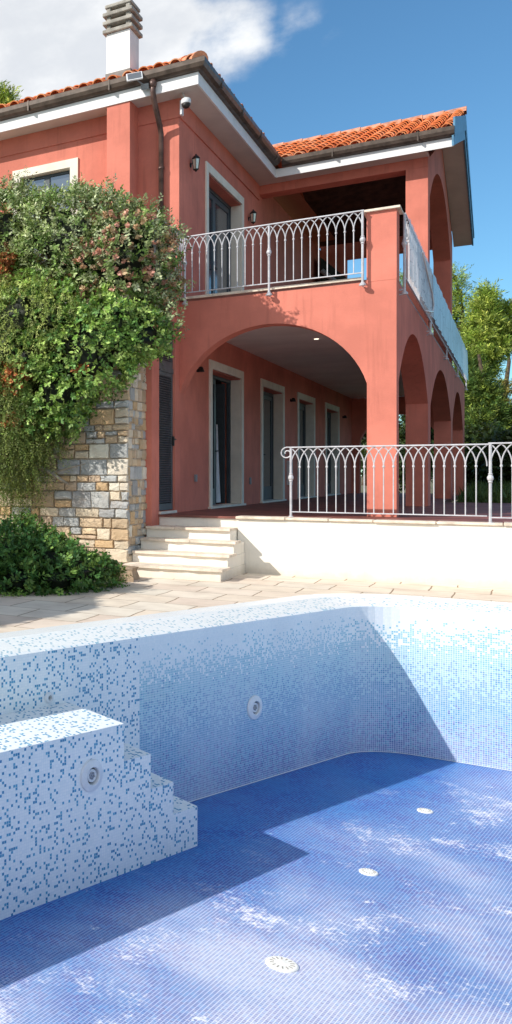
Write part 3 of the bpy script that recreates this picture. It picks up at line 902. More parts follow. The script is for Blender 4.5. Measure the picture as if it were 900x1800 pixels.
# doors: trim, reveal, frame, panes
def door(y0, y1, z0, z1, kind='french', first=False):
    t = MB(); xf = XW + .03
    t.box(XW+.001, xf, y0, y0+TW, z0, z1-TW); t.box(XW+.001, xf, y1-TW, y1, z0, z1-TW); t.box(XW+.001, xf, y0, y1, z1-TW+.0005, z1)
    a, b, zt = y0+TW, y1-TW, z1-TW
    t.box(XW-.20, XW+.0, a-.001, a+.012, z0, zt); t.box(XW-.20, XW+.0, b-.012, b+.001, z0, zt); t.box(XW-.20, XW, a, b, zt-.012, zt+.001)
    t.box(XW-.20, XW+.06, a-.20 if kind != 'up' else a, b+.20 if kind != 'up' else b, z0-.035, z0)
    d = MB(); a += .013; b -= .013; zt -= .013; xd0, xd1 = XW-.24, XW-.175
    d.box(xd0, xd1, a, a+.06, z0, zt); d.box(xd0, xd1, b-.06, b, z0, zt); d.box(xd0, xd1, a, b, zt-.07, zt-.0005)
    dr = d.build('door', M['frame'], house, bevel=.003)
    tt = t.build('trim', M['trim'], dr, bevel=.003)
    mid = (a+b)/2
    lf = MB()
    def leaf(ya, yb, xa):
        s = .085
        lf.box(xa-.04, xa, ya, ya+s, z0+.001, zt-.075); lf.box(xa-.04, xa, yb-s, yb, z0+.001, zt-.075)
        lf.box(xa-.04, xa, ya+s, yb-s, z0+.001, z0+.30 if kind != 'up' else z0+.12); lf.box(xa-.04, xa, ya+s, yb-s, zt-.17, zt-.075)
        p = MB(); p.box(xa-.026, xa-.016, ya+s, yb-s, z0+.30, zt-.17)
        p.build('glass', M['glass_up'] if kind == 'up' else M['glass'], dr)
    leaf(a+.062, mid-.001, xd0+.05)
    if first:   # one leaf swung open into the dark room
        q = MB(); q.box(xd0-.65, xd0-.02, b-.13, b-.09, z0, zt-.08); q.build('open_leaf', M['frame'], dr, bevel=.003)
        q = MB(); q.box(xd0-.9, xd0-.88, mid-.6, b+.1, z0-.1, zt+.1); q.box(xd0-.9, xd0-.001, b+.02, b+.04, z0-.1, zt+.1)
        q.build('dark_room', M['dark_in'], dr)
        cu = MB(); n = 10
        for k in range(n):
            t0, t1 = k/n, (k+1)/n
            f = lambda t: (xd0+.055+.02*math.sin(t*19), mid+.02+.30*t)
            cu.poly([(*f(t0), z0+.04), (*f(t1), z0+.04), (f(t1)[0], mid+.02+.06*t1, z0+1.5), (f(t0)[0], mid+.02+.06*t0, z0+1.5)])
        cu.build('curtain', M['curtain'], dr)
    elif kind == 'up':
        leaf(mid+.001, b-.062, xd0+.05)
    else:
        leaf(mid+.001, b-.062, xd0+.05)
    h = MB(); h.tube([(xd0+.055, mid-.04, z0+1.0), (xd0+.11, mid-.04, z0+1.0), (xd0+.11, mid-.16, z0+1.0)], .012, 6); h.build('handle', M['black'], dr)
    lf.build('leaf_frame', M['frame'], dr, bevel=.003)
    return dr
for i, (a, b) in enumerate(low_doors): door(a, b, .835, 3.41, 'french', first=(i == 0))
door(16.62, 19.32, 4.20, 6.81, 'up')
# louvred tall door near the stair
lv = MB(); x0 = XW-.05
for (za, zb_) in ((.85, 2.98), (3.06, 3.79)):
    lv.box(x0-.03, x0+.02, 14.11, 14.17, za, zb_); lv.box(x0-.03, x0+.02, 14.83, 14.89, za, zb_)
    lv.box(x0-.03, x0+.02, 14.1701, 14.8299, za, za+.10); lv.box(x0-.03, x0+.02, 14.1701, 14.8299, zb_-.06, zb_)
lv.box(x0-.03, x0+.03, 14.105, 14.895, 2.981, 3.059)
ld = lv.build('louvred_door', M['louvre'], house, bevel=.004)
sl2 = MB()
for (za, zb_) in ((.96, 2.91), (3.17, 3.72)):
    z = za
    while z < zb_:
        sl2.obox((x0-.004, 14.5, z+.02), (.015, 0, -.014), (0, .329, 0), (.004, 0, .005)); z += .036
sl2.build('slats', M['louvre'], ld); 
q = MB(); q.box(x0-.06, x0-.04, 14.1, 14.9, .85, 3.8); q.build('backing', M['black'], ld)
q = MB(); q.box(x0+.021, x0+.05, 14.84, 14.875, 1.85, 2.0); q.tube([(x0+.05, 14.857, 1.95), (x0+.075, 14.857, 1.95), (x0+.075, 14.75, 1.95)], .012, 6); q.build('handle', M['black'], ld)
q = MB(); q.box(XW-.05, XW+.03, 14.09, 14.91, .80, .838); q.build('sill', M['trim'], ld)
# front window of the upper storey
wn = MB(); xa, xb, za, zt = fh[0]
fr = MB(); fr.box(xa, xa+.06, 15.20, 15.26, za, zt); fr.box(xb-.06, xb, 15.20, 15.26, za, zt); fr.box(xa+.06, xb-.06, 15.20, 15.26, zt-.06, zt); fr.box((xa+xb)/2-.05, (xa+xb)/2+.05, 15.2, 15.26, za, zt-.06); fr.box(xa+.06, xb-.06, 15.20, 15.26, za, za+.06)
wi = fr.build('window', M['frame'], house, bevel=.003)
wn.box(xa-.14, xa, 15.09, 15.118, za, zt); wn.box(xb, xb+.14, 15.09, 15.118, za, zt); wn.box(xa-.14, xb+.14, 15.09, 15.118, zt+.0005, zt+.14); wn.box(xa-.16, xb+.16, 15.06, 15.118, za-.06, za-.0005)
wn.box(xa+.0, xa+.012, 15.118, 15.3, za, zt); wn.box(xb-.012, xb, 15.118, 15.3, za, zt); wn.box(xa+.012, xb-.012, 15.118, 15.3, zt-.012, zt)
wn.build('trim', M['trim'], wi)
q = MB(); q.box(xa+.06, xb-.06, 15.225, 15.235, za+.06, zt-.06); q.build('glass', M['glass_up'], wi)
# small fittings
q = MB(); q.box(XW+.001, XW+.04, 15.95, 16.02, 1.28, 1.40); q.build('socket', M['greyplastic'], house, bevel=.004)
q = MB(); q.box(XW+.001, XW+.03, 19.85, 19.93, 1.2, 1.34); q.build('socket', M['greyplastic'], house, bevel=.004)
q = MB(); q.box(XW+.001, XW+.06, 23.55, 23.95, 1.15, 1.72); q.build('meter_box', M['ptfe'], house, bevel=.006)
q = MB(); q.lathe([(.04, 0), (.035, -.008), (.01, -.008)], (-2.95, 18.6, 3.849), 16); q.build('ceiling_spot', M['spot'], house)

# ------------------------------------------------------------------ wall lanterns
def lantern_parts(root, p):
    p = Vector(p)
    a = MB(); a.lathe([(.05, 0), (.05, .012), (.02, .02)], p, 12, (1, 0, 0)); a.tube([p, p+Vector((.05, 0, .05)), p+Vector((.09, 0, .12)), p+Vector((.11, 0, .16))], .011, 6)
    a.build('bracket', M['black'], root)
    c = p + Vector((.11, 0, 0))
    a = MB(); a.lathe([(.085, .10), (.088, .115), (.05, .165), (.02, .185), (.015, .21), (.0, .215)], c, 6); a.lathe([(.055, -.115), (.058, -.10), (.02, -.14), (.005, -.16)], c, 6)
    for k in range(6):
        t = k*math.pi/3 + 0
        ax = Vector((0, 0, 1)); o1 = ax.orthogonal().normalized(); o2 = ax.cross(o1)
        d = math.cos(t)*o1 + math.sin(t)*o2
        a.tube([c+d*.055+ax*-.1, c+d*.082+ax*.105], .006, 5)
    a.build('lantern_cage', M['black'], root)
    a = MB(); a.lathe([(.050, -.098), (.076, .098)], c, 6); a.build('glass', M['lampglass'], root)
p = (XW+.002, 15.74, 6.50)
l1 = thing('wall_lantern', 'black wall lantern left of the balcony door', 'lantern', p, 'black wall lanterns on the house'); lantern_parts(l1, p); l1.scale = (.8, .8, .8)
copy_tree(l1, (XW+.002, 19.80, 6.52), 'black wall lantern right of the balcony door')
fx = None
for y, lab in ((16.12, 'small dark wall light left of the first lower door, beside the arch'), (24.0, 'small dark wall light between the second and third lower doors'), (32.0, 'small dark wall light past the last lower door')):
    q = (XW+.002, y, 3.16)
    if fx is None:
        fx = thing('wall_light', lab, 'wall light', q, 'small dark wall lights under the loggia'); c = Vector(q)
        a = MB(); a.lathe([(.05, 0), (.05, .015), (.03, .02), (.02, .05)], c, 12, (1, 0, 0)); a.build('backplate', M['black'], fx)
        a = MB(); a.lathe([(.035, .07), (.05, .05), (.085, -.05), (.08, -.055)], c + Vector((.09, 0, 0)), 14); a.build('shade', M['black'], fx)
    else: copy_tree(fx, q, lab)
    fx.scale = (.7, .7, .7)
# security camera
sc_ = thing('security_camera', 'white and black dome camera under the roof corner', 'security camera', (-4.18, 14.86, 7.40))
a = MB(); a.box(-4.30, -4.27, 14.95, 15.05, 7.08, 7.3); a.tube([(-4.28, 15.0, 7.2), (-4.20, 14.9, 7.26)], .018, 8); a.tube([(-4.25, 14.93, 7.395), (-4.19, 14.87, 7.27)], .012, 6)
a.build('bracket', M['ptfe'], sc_)
a = MB(); a.lathe([(.045, .08), (.07, .06), (.075, 0), (.07, -.01)], (-4.18, 14.86, 7.20), 16); a.build('housing', M['ptfe'], sc_, smooth=True)
a = MB(); a.lathe([(.064, -.011), (.062, -.04), (.045, -.07), (.02, -.082), (.004, -.084)], (-4.18, 14.86, 7.20), 16); a.build('dome', M['black'], sc_, smooth=True)
# solar floodlight on the gutter
sp = thing('solar_lamp', 'small white framed solar panel lamp fixed to the gutter', 'solar lamp', (-4.86, 14.56, 7.62))
ux, uy = Vector((.93, .12, .2)).normalized(), None
nv = Vector((.25, -.8, .55)).normalized(); ux = (ux - nv*ux.dot(nv)).normalized(); uy = nv.cross(ux)
a = MB(); c = Vector((-4.86, 14.48, 7.66)); a.obox(c, ux*.12, uy*.09, nv*.012); a.build('panel_frame', M['ptfe'], sp, bevel=.003)
a = MB(); a.obox(c + nv*.013, ux*.102, uy*.072, nv*.003); a.build('solar_panel', M['glass_up'], sp)
a = MB(); a.tube([c - nv*.01, c + Vector((.06, .06, -.08)), (-4.74, 14.60, 7.53)], .012, 6); a.obox((-4.735, 14.62, 7.52), (.06, 0, 0), (0, .025, .01), (0, -.015, .04)); a.build('lamp_head', M['greyplastic'], sp)

# ------------------------------------------------------------------ railings
def railing(name, label, p0, p1, z0, z1, n, posts, cat='railing', group=None, foot=None, brackets=False, scroll=False):
    """p0,p1: 2D ends; n bays; posts: list of bay indexes that carry posts"""
    p0, p1 = Vector((*p0, 0)), Vector((*p1, 0)); L = (p1-p0).length; d = (p1-p0).normalized(); s = L/n
    nn = Vector((d.y, -d.x, 0))
    root = thing(name, label, cat, (p0.x, p0.y, z0), group)
    P = lambda t, z, o=0: p0 + d*t + nn*o + Vector((0, 0, z))
    m = MB(); m.obox(P(L/2, z1-.012), d*(L/2+.02), nn*.02, (0, 0, .009))
    if scroll:
        pts = []
        for k in range(28):
            a = math.pi/2 + k*.30; r = .085*(1-k/36)
            pts.append(P(-.03 + r*math.cos(a)*1.0 - .02, z1-.095 + r*math.sin(a)))
        m.tube([P(0, z1-.012)] + pts, .010, 6)
    m.build('top_rail', M['metal'], root, bevel=.003)
    zb = z0 + .075
    m = MB(); m.obox(P(L/2, zb), d*(L/2), nn*.013, (0, 0, .007)); m.build('bottom_rail', M['metal'], root)
    zc = z0 + (z1-z0)*.71; ztop = z1 - .022
    # interlaced pointed arches: every bar parts into two curves meeting over its neighbours
    m = MB()
    for i in range(n+1):
        for sg in (-1, 1):
            j = i + sg
            if j < 0 or j > n: continue
            pts = []
            for k in range(7):
                t = k/6; a = t*math.radians(62)
                u = (1-math.cos(a))/(1-math.cos(R(62))); v = math.sin(a)/math.sin(R(62))
                pts.append(P(s*(i + sg*u), zc + (ztop-zc)*v, .004*sg))
            m.tube(pts, .0075, 5, cap=False)
    m.build('arch_lattice', M['metal'], root)
    base = None
    for i in range(1, n):
        if i in posts: continue
        if base is None:
            m = MB(); m.tube([P(s*i, zb), P(s*i, zc)], .0075, 6)
            m.lathe([(.010, -.016), (.015, -.008), (.015, .008), (.010, .016)], P(s*i, zc), 8)
            base = m.build('baluster', M['metal'], root); i0 = i
        else: dup(base, root, d*s*(i-i0))
    f = foot if foot is not None else z0
    for i in posts:
        m = MB(); m.tube([P(s*i, f), P(s*i, z1-.02)], .0165, 8)
        kb = MB(); kb.lathe([(.018, -.06), (.026, -.05), (.02, -.038), (.032, -.02), (.036, 0), (.032, .02), (.02, .038), (.026, .05), (.018, .06)], P(s*i, z0+(z1-z0)*.56), 12)
        if brackets:
            m.lathe([(.045, -.01), (.045, .01), (.02, .04)], P(s*i, f), 10)
            m.tube([P(s*i, f+.06, 0), P(s*i, f+.06, -.07)], .014, 6)
            m.tube([P(s*i, f+.0, 0), P(s*i, f-.01, -.07)], .014, 6)
        else: m.lathe([(.032, 0), (.032, .008), (.02, .02)], P(s*i, f), 10)
        po = m.build('post', M['metal2'], root); kb.build('knob', M['metal2'], po)
    return root
railing('iron_railing', 'grey iron railing with pointed arches and a scroll end on the white wall', (-2.565, 14.16), (-.335, 14.16), .805, 1.79, 20, [0], scroll=True)
railing('iron_railing', 'grey iron railing starting at a thick post at the right end of the white wall', (-.30, 14.10), (1.90, 14.10), .79, 1.80, 20, [0, 20])
railing('balcony_railing', 'grey iron railing with pointed arches across the front of the balcony', (-4.255, 15.06), (-1.80, 15.06), 4.20, 5.17, 22, [0, 11, 22], foot=4.10, brackets=True)
railing('balcony_railing', 'short grey iron railing half hidden in the big shrub', (-4.25, 13.55), (-4.25, 14.98), 4.20, 5.17, 13, [0])
sr = railing('balcony_railing', 'long grey iron railing down the shaded right side of the balcony', (-1.335, 15.56), (-1.335, 34.4), 4.16, 5.16, 94, [0, 24, 47, 70, 94], foot=4.0, brackets=True)
# clear sheets hung outside the side railing
for i, (ya, yb, mm, lab) in enumerate(((15.75, 20.2, 'screen1', 'pale clear sheet at the near end of the side railing'), (20.3, 34.3, 'screen2', 'grey blue crinkled sheet along the far side railing'))):
    m = MB(); n = 60
    rows = []
    for k in range(n+1):
        y = ya + (yb-ya)*k/n; w_ = .012*math.sin(k*1.7) + random.uniform(-.004, .004)
        rows.append(((-1.285+w_, y, 4.27+.01*math.sin(k)), (-1.292-w_*.5, y, 5.13+.012*math.sin(k*.9))))
    for k in range(n): m.poly([rows[k][0], rows[k+1][0], rows[k+1][1], rows[k][1]])
    o = m.build('privacy_screen', M[mm]); tag(o, lab, 'screen')
hs_ = thing('hose', 'white hose loop hanging from the side railing over the pale sheet', 'hose', (-1.27, 19.0, 4.9))
m = MB(); pts = [(-1.262, 17.6, 4.98), (-1.262, 18.6, 4.78), (-1.262, 19.6, 4.63), (-1.262, 19.95, 4.48), (-1.262, 19.8, 4.33), (-1.262, 19.0, 4.22), (-1.262, 18.3, 4.13)]
m.tube(pts, .016, 6); m.build('hose_line', M['ptfe'], hs_, smooth=True)

# sloping dark canopy seen through the balcony
cn = thing('folded_awning', 'dark sloping awning with a pale bar seen through the balcony railing', 'awning', (-3.2, 27.2, 4.2))
m = MB(); m.raw([(-4.2, 27.0, 7.1), (-2.6, 27.0, 5.45), (-2.6, 27.9, 5.45), (-4.2, 27.9, 7.1), (-4.2, 27.0, 6.1), (-2.6, 27.0, 4.45), (-2.6, 27.9, 4.45), (-4.2, 27.9, 6.1)], [(0,1,2,3),(7,6,5,4),(0,4,5,1),(1,5,6,2),(2,6,7,3),(3,7,4,0)])
m.build('canvas', M['canvas'], cn)
m = MB(); m.tube([(-4.15, 26.94, 6.72), (-2.7, 26.94, 5.2)], .06, 8); m.build('bar', M['pole'], cn)
for i, (x, z) in enumerate(((-4.0, 6.65), (-3.72, 6.6), (-3.5, 6.72))):
    pass

# ------------------------------------------------------------------ stone retaining wall
def stones(mb, u0, u1, z0, z1, P, hmin=.085, hmax=.25, wmin=.11, wmax=.40, quoin=None):
    pal = [(.68, .46, .25), (.74, .56, .36), (.76, .64, .48), (.46, .48, .48), (.54, .55, .54), (.72, .51, .31), (.64, .48, .34), (.80, .72, .60), (.58, .43, .28), (.42, .43, .44)]
    def stone(a, b, c, e):
        g_ = .007
        a += g_; b -= g_; c += g_; e -= g_
        if b-a < .03 or e-c < .03: return
        k0 = random.choice(pal); f = random.uniform(.85, 1.12); mb.cc = tuple(min(.85, x*f) for x in k0)
        j = lambda s=.012: random.uniform(-s, s)
        # outline with a few irregular points, two rings: edge sunk, face proud
        n = 3
        out = []
        for q in range(n): out.append((a+(b-a)*q/n + (j() if q else 0), c + j(.008)))
        for q in range(n): out.append((b + j(.008), c+(e-c)*q/n + (j() if q else 0)))
        for q in range(n): out.append((b-(b-a)*q/n + (j() if q else 0), e + j(.008)))
        for q in range(n): out.append((a + j(.008), e-(e-c)*q/n + (j() if q else 0)))
        d = random.uniform(.006, .04); cx_, cz_ = (a+b)/2, (c+e)/2
        sh = lambda p, t: (p[0] + (cx_-p[0])*t*.35*min(1, .12/max(.02, b-a)) , p[1] + (cz_-p[1])*t*.35*min(1, .12/max(.02, e-c)))
        m_ = len(out)
        r0 = [P(*p, -.03) for p in out]; r1 = [P(*sh(p, .15), d*.7) for p in out]; r2 = [P(*sh(p, .6), d+random.uniform(-.006, .006)) for p in out]
        ctr = P(cx_+j(.02), cz_+j(.02), d+random.uniform(0, .012))
        fs = [(q, (q+1) % m_, m_+(q+1) % m_, m_+q) for q in range(m_)] + [(m_+q, m_+(q+1) % m_, 2*m_+(q+1) % m_, 2*m_+q) for q in range(m_)] + [(2*m_+q, 2*m_+(q+1) % m_, 3*m_) for q in range(m_)]
        mb.raw(r0+r1+r2+[ctr], fs)
    z = z0
    while z < z1 - .02:
        h = min(random.uniform(hmin, hmax), z1-z)
        u = u1
        while u > u0:
            wd_ = random.uniform(max(wmin, h*.8), max(wmin+.05, min(wmax, h*2.6)))
            a = max(u0, u-wd_)
            if h > .16 and random.random() < .45:
                zm = z + h*random.uniform(.35, .65); stone(a, u, z, zm)
                if random.random() < .5: um = a+(u-a)*random.uniform(.35, .65); stone(a, um, zm, z+h); stone(um, u, zm, z+h)
                else: stone(a, u, zm, z+h)
            else: stone(a, u, z, z+h)
            u = a
        z += h
swl = thing('stone_wall', 'tall rubble wall of ochre and grey stones under the hanging shrubs', 'wall', (-4.6, 13.2, 0))
m = MB(); m.box(-15, -4.455, 12.98, 13.81, -.02, 3.96); m.build('mortar_core', M['mortar'], swl)
m = MB(); stones(m, -10.5, -4.43, 0, 3.95, lambda u, z, d: (u, 12.96-d, z))
stones(m, 12.955, 13.76, 0, 3.95, lambda u, z, d: (-4.452+d*.7, u, z), .10, .26, .08, .22)
m.build('stones', M['stone'], swl)

# ------------------------------------------------------------------ foliage
def leaf_mesh(name, P0, D, S, L, W, C, mat, parent=None, extra=None):
    """leaves: base points P0, directions D, side vectors S, lengths L, widths W, colours C"""
    n = len(P0)
    L = L[:, None]; W = W[:, None]
    nrm = -np.cross(D, S)
    V = np.empty((n, 4, 3)); V[:, 0] = P0; V[:, 1] = P0 + D*L*.5 + S*W*.5 + nrm*W*.15; V[:, 2] = P0 + D*L; V[:, 3] = P0 + D*L*.5 - S*W*.5 + nrm*W*.15
    V = V.reshape(-1, 3); Cv = np.repeat(np.c_[C, np.ones(n)], 4, 0)
    F = np.arange(n*4).reshape(n, 4)
    ev, ef, ec = (extra if extra is not None else (np.zeros((0, 3)), np.zeros((0, 3), int), np.zeros((0, 4))))
    nv = len(V)
    off_ = np.array(ORG[parent.name]) if parent else np.zeros(3)
    allv = np.r_[V, ev] - off_
    me = bpy.data.meshes.new(name)
    me.vertices.add(len(allv)); me.vertices.foreach_set('co', allv.astype(np.float32).ravel())
    loops = np.r_[F.ravel(), (ef+nv).ravel()]
    me.loops.add(len(loops)); me.loops.foreach_set('vertex_index', loops.astype(np.int32))
    starts = np.r_[np.arange(n)*4, n*4 + np.arange(len(ef))*3]
    me.polygons.add(len(starts)); me.polygons.foreach_set('loop_start', starts.astype(np.int32))
    me.update(calc_edges=True); me.validate()
    a = me.color_attributes.new('Col', 'FLOAT_COLOR', 'POINT')
    a.data.foreach_set('color', np.r_[Cv, ec].astype(np.float32).ravel())
    me.materials.append(mat)
    o = bpy.data.objects.new(name, me); COL.objects.link(o)
    if parent: o.parent = parent
    ORG[o.name] = Vector(off_)
    return o

def unit(a): return a/np.maximum(1e-9, np.linalg.norm(a, axis=1, keepdims=True))

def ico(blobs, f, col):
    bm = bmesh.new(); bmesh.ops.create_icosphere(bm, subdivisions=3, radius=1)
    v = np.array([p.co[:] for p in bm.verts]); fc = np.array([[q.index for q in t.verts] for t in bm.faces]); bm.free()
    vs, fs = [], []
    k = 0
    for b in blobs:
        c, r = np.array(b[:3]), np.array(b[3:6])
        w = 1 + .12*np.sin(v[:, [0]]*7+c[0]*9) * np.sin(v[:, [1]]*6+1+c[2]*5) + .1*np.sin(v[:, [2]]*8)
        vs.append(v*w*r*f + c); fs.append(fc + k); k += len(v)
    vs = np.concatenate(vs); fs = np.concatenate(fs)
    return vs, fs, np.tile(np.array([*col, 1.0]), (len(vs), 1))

def surf_points(blobs, n, lo=.86, hi=1.12, keep=.84):
    B = np.array([b[:6] for b in blobs]); w = np.array([(b[3]*b[4]+b[4]*b[5]+b[3]*b[5]) for b in blobs]); w /= w.sum()
    k = rng.choice(len(B), n, p=w); d = unit(rng.normal(size=(n, 3)))
    lump = 1 + .10*np.sin(d[:, 0]*6 + k*1.3)*np.sin(d[:, 1]*5 + k) + .08*np.sin(d[:, 2]*9 + k*2.1)
    r = rng.uniform(lo, hi, n)*lump
    p = B[k, :3] + d*B[k, 3:6]*r[:, None]
    ok = np.ones(n, bool)
    for j in range(len(B)):
        q = (p - B[j, :3])/B[j, 3:6]
        ok &= (np.linalg.norm(q, axis=1) > keep) | (k == j)
    return p[ok], unit(d/B[k, 3:6])[ok]

def sprigs(blobs, n, per, slen, leaf, width, pal, droop=.0, up=.25, spread=.9, out=1.0, jit=.25, lo=.86, hi=1.12, keep=.84, tipc=None, face=.42):
    p, d = surf_points(blobs, n, lo, hi, keep); m = len(p)
    sd = unit(d*out + rng.normal(size=(m, 3))*.55 + np.array([0, 0, up]))
    sl_ = rng.uniform(.6, 1.3, m)*slen
    pc = np.array(pal); ci = rng.integers(0, len(pc), m)
    base = pc[ci]*(rng.uniform(.55, 1.2, (m, 1))**1.6)*1.12
    t = np.tile(np.linspace(0, 1, per), m); idx = np.repeat(np.arange(m), per)
    q = p[idx] + sd[idx]*(sl_[idx]*t)[:, None]
    if droop: q[:, 2] -= droop*(sl_[idx]*t**2)
    axis = sd[idx].copy()
    if droop: axis[:, 2] -= 2*droop*t; axis = unit(axis)
    rd = unit(np.cross(axis, rng.normal(size=(len(q), 3))))
    D = unit(axis*(1-spread*.5) + rd*spread)
    NT = unit(d[idx]*.75 + np.array([0, 0, .45]) + face*rng.normal(size=(len(q), 3)))
    S = unit(np.cross(NT, D))
    Ls = leaf*rng.uniform(.65, 1.25, len(q)); Ws = width*rng.uniform(.7, 1.2, len(q))
    C = base[idx]*rng.uniform(1-jit, 1+jit, (len(q), 1))
    if tipc is not None:
        tip = (t > .72) & (rng.random(len(q)) < .8)
        C[tip] = C[tip]*.4 + np.array(tipc)*.6
    return q, D, S, Ls, Ws, np.clip(C, 0, 1)

def cat(*parts): return tuple(np.concatenate(x) for x in zip(*parts))

def at(px, py, Y):
    t = (px+300)/1620; d = np.array([-.6+.8*t, .8+.6*t, (834-py)/1620]); k = Y/d[1]
    return np.array([d[0]*k, Y, 1.4+d[2]*k])
def blob(px, py, Y, r, ry=None, rz=None):
    c = at(px, py, Y); s = (.8*c[1]-.6*c[0])/1620*r
    return (*c, s, ry if ry else s, s*(rz or 1))

# big grey-green flowering shrub spilling over the top of the wall
sh = thing('flowering_shrub', 'big grey green shrub with dry pinkish flower heads at the balcony corner', 'shrub', (-4.6, 13.5, 3.9))
BA = [blob(210, 470, 13.5, 82), blob(140, 440, 13.6, 95), blob(260, 500, 13.6, 46), blob(245, 424, 13.7, 42), blob(100, 412, 13.7, 64), blob(15, 432, 13.7, 80), blob(190, 395, 13.7, 42), blob(236, 572, 13.3, 46), blob(45, 362, 13.9, 24), blob(165, 368, 13.8, 22), blob(8, 345, 13.8, 20)]
GP = [(.40, .50, .19), (.52, .60, .28), (.24, .37, .10), (.62, .68, .40), (.15, .25, .06)]
pl = cat(sprigs(BA, 4600, 11, .17, .066, .034, GP, up=.5), sprigs([blob(30, 345, 13.8, 16), blob(5, 320, 13.8, 10)], 26, 16, .30, .05, .022, [(.34, .41, .22), (.42, .47, .30)], up=1.4, out=.5), sprigs([blob(250, 385, 13.6, 26), blob(290, 420, 13.6, 22), blob(300, 560, 13.3, 18), blob(140, 350, 13.7, 20)], 110, 15, .20, .055, .026, [(.34, .41, .22), (.42, .50, .26)], up=.8, out=.8), sprigs(BA, 380, 15, .27, .055, .024, [(.34, .41, .22), (.42, .47, .30)], up=.9, out=.7),
         sprigs(BA[:1]+BA[2:4]+[blob(165, 480, 13.25, 48), blob(222, 440, 13.3, 60), blob(200, 400, 13.5, 36), blob(15, 470, 13.4, 30)], 620, 18, .09, .050, .044, [(.80, .40, .30), (.85, .44, .34), (.66, .40, .24), (.70, .50, .30)], up=.5, lo=1.0, hi=1.16))
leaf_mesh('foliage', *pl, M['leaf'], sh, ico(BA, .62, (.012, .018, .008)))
m = MB()
for k in range(5):
    a = Vector((-4.7-.3*k, 13.6, 3.9)); m.tube([a, a+Vector((.1*(2-k), -.05, .5)), a+Vector((.22*(2-k), -.2, 1.0))], [.035, .025, .012], 6)
m.build('stem', M['bark'], sh)
# glossy green creeper hanging on the wall
sg = thing('hanging_shrub', 'glossy green shrub hanging down the middle of the stone wall', 'shrub', (-5.2, 12.8, 3.6))
BB = [blob(150, 620, 12.75, 78, .5), blob(95, 690, 12.72, 66, .42), blob(195, 585, 12.9, 60, .5), blob(248, 590, 13.0, 40, .4), blob(108, 722, 12.74, 34, .30), blob(55, 640, 12.7, 66, .42), blob(178, 635, 12.78, 34, .34), blob(45, 748, 12.72, 38, .3), blob(70, 560, 12.95, 75, .5)]
GG = [(.25, .42, .09), (.34, .51, .11), (.12, .25, .05), (.42, .57, .16), (.15, .30, .08)]
pl = cat(sprigs(BB, 3600, 11, .14, .066, .038, GG, up=.2, droop=.3),
         sprigs(BB, 170, 22, .24, .045, .010, [(.06, .09, .025), (.09, .12, .035)], up=-.5, droop=.8),
         sprigs([blob(22, 668, 12.35, 30, .2), blob(15, 740, 12.35, 14, .1), blob(142, 650, 12.3, 8, .06), blob(32, 745, 12.4, 10, .1), blob(12, 462, 13.0, 16, .15)], 380, 14, .06, .036, .032, [(.55, .16, .06), (.46, .17, .07), (.62, .24, .10)], lo=.3, hi=1.1, keep=.0))
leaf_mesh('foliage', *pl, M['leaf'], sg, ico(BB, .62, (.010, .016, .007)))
m = MB(); p0 = at(60, 815, 12.80); p1 = at(95, 835, 12.70); p2 = at(118, 850, 12.75)
m.tube([p0, p1, p2], [.035, .028, .02], 6); m.tube([at(150, 815, 12.85), at(95, 830, 12.78), at(60, 820, 12.8)], [.008, .02, .03], 5)
m.build('branch', M['branch'], sg, smooth=True)
# feathery light-green shrub at the far left
sf = thing('rosemary_bush', 'feathery yellow green trailing bush at the left edge', 'shrub', (-6.2, 12.8, 3.6))
BC = [blob(35, 560, 12.55, 66, .4), blob(95, 560, 12.65, 45, .35), blob(10, 610, 12.5, 60, .35), blob(15, 780, 12.60, 46, .30, 1.0), blob(58, 772, 12.68, 30, .22, 1.0), blob(8, 825, 12.66, 32, .22, 1.0), blob(42, 812, 12.72, 24, .18, 1.0), blob(15, 700, 12.60, 55, .3, 1.2), blob(-80, 640, 12.6, 110, .5, 1.3), blob(-60, 450, 13.4, 90, .6)]
YG = [(.42, .49, .12), (.52, .57, .18), (.28, .36, .08), (.36, .43, .13)]
pl = cat(sprigs(BC[:3]+BC[8:], 3000, 24, .27, .044, .013, YG, up=.5, droop=1.1, spread=.8),
         sprigs(BC[3:8], 2400, 26, .30, .040, .012, [(.17, .22, .05), (.24, .28, .08), (.12, .18, .04)], up=-.4, droop=1.1, spread=.8))
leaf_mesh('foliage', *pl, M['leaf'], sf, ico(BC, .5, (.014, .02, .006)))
m = MB(); m.tube([(-6.6, 13.2, 3.9), (-6.5, 12.9, 3.95), (-6.3, 12.6, 3.5), (-6.2, 12.6, 2.4)], [.04, .035, .025, .01], 6); m.build('stem', M['bark'], sf)
# low dark bush on the ground with rocks along the bed
def blobz(px, py, z, r, ry=None, rz=None):
    t = (px+300)/1620; d = np.array([-.6+.8*t, .8+.6*t, (834-py)/1620]); k = (z-1.4)/d[2]
    c = np.array([d[0]*k, d[1]*k, z]); s = k/1620*r
    return (*c, s, ry or s, s*(rz or 1))
sb = thing('ground_bush', 'low dark green bush on the paving at the foot of the stone wall', 'bush', (-5.0, 11.2, 0))
BD = [blobz(20, 985, .32, 55, .5, .85), blobz(85, 995, .27, 48, .45, .8), blobz(135, 1005, .22, 38, .4, .75), blobz(175, 1010, .16, 22, .3, .8), blobz(40, 952, .50, 42, .4, .8), blobz(80, 968, .42, 30, .35, .8), blobz(115, 985, .32, 26, .3, .8), blobz(-50, 985, .35, 70, .6, 1), blobz(100, 1020, .14, 34, .35, .7), blobz(30, 1020, .15, 36, .35, .7)]
DG = [(.08, .20, .05), (.12, .26, .06), (.055, .15, .035), (.22, .36, .08)]
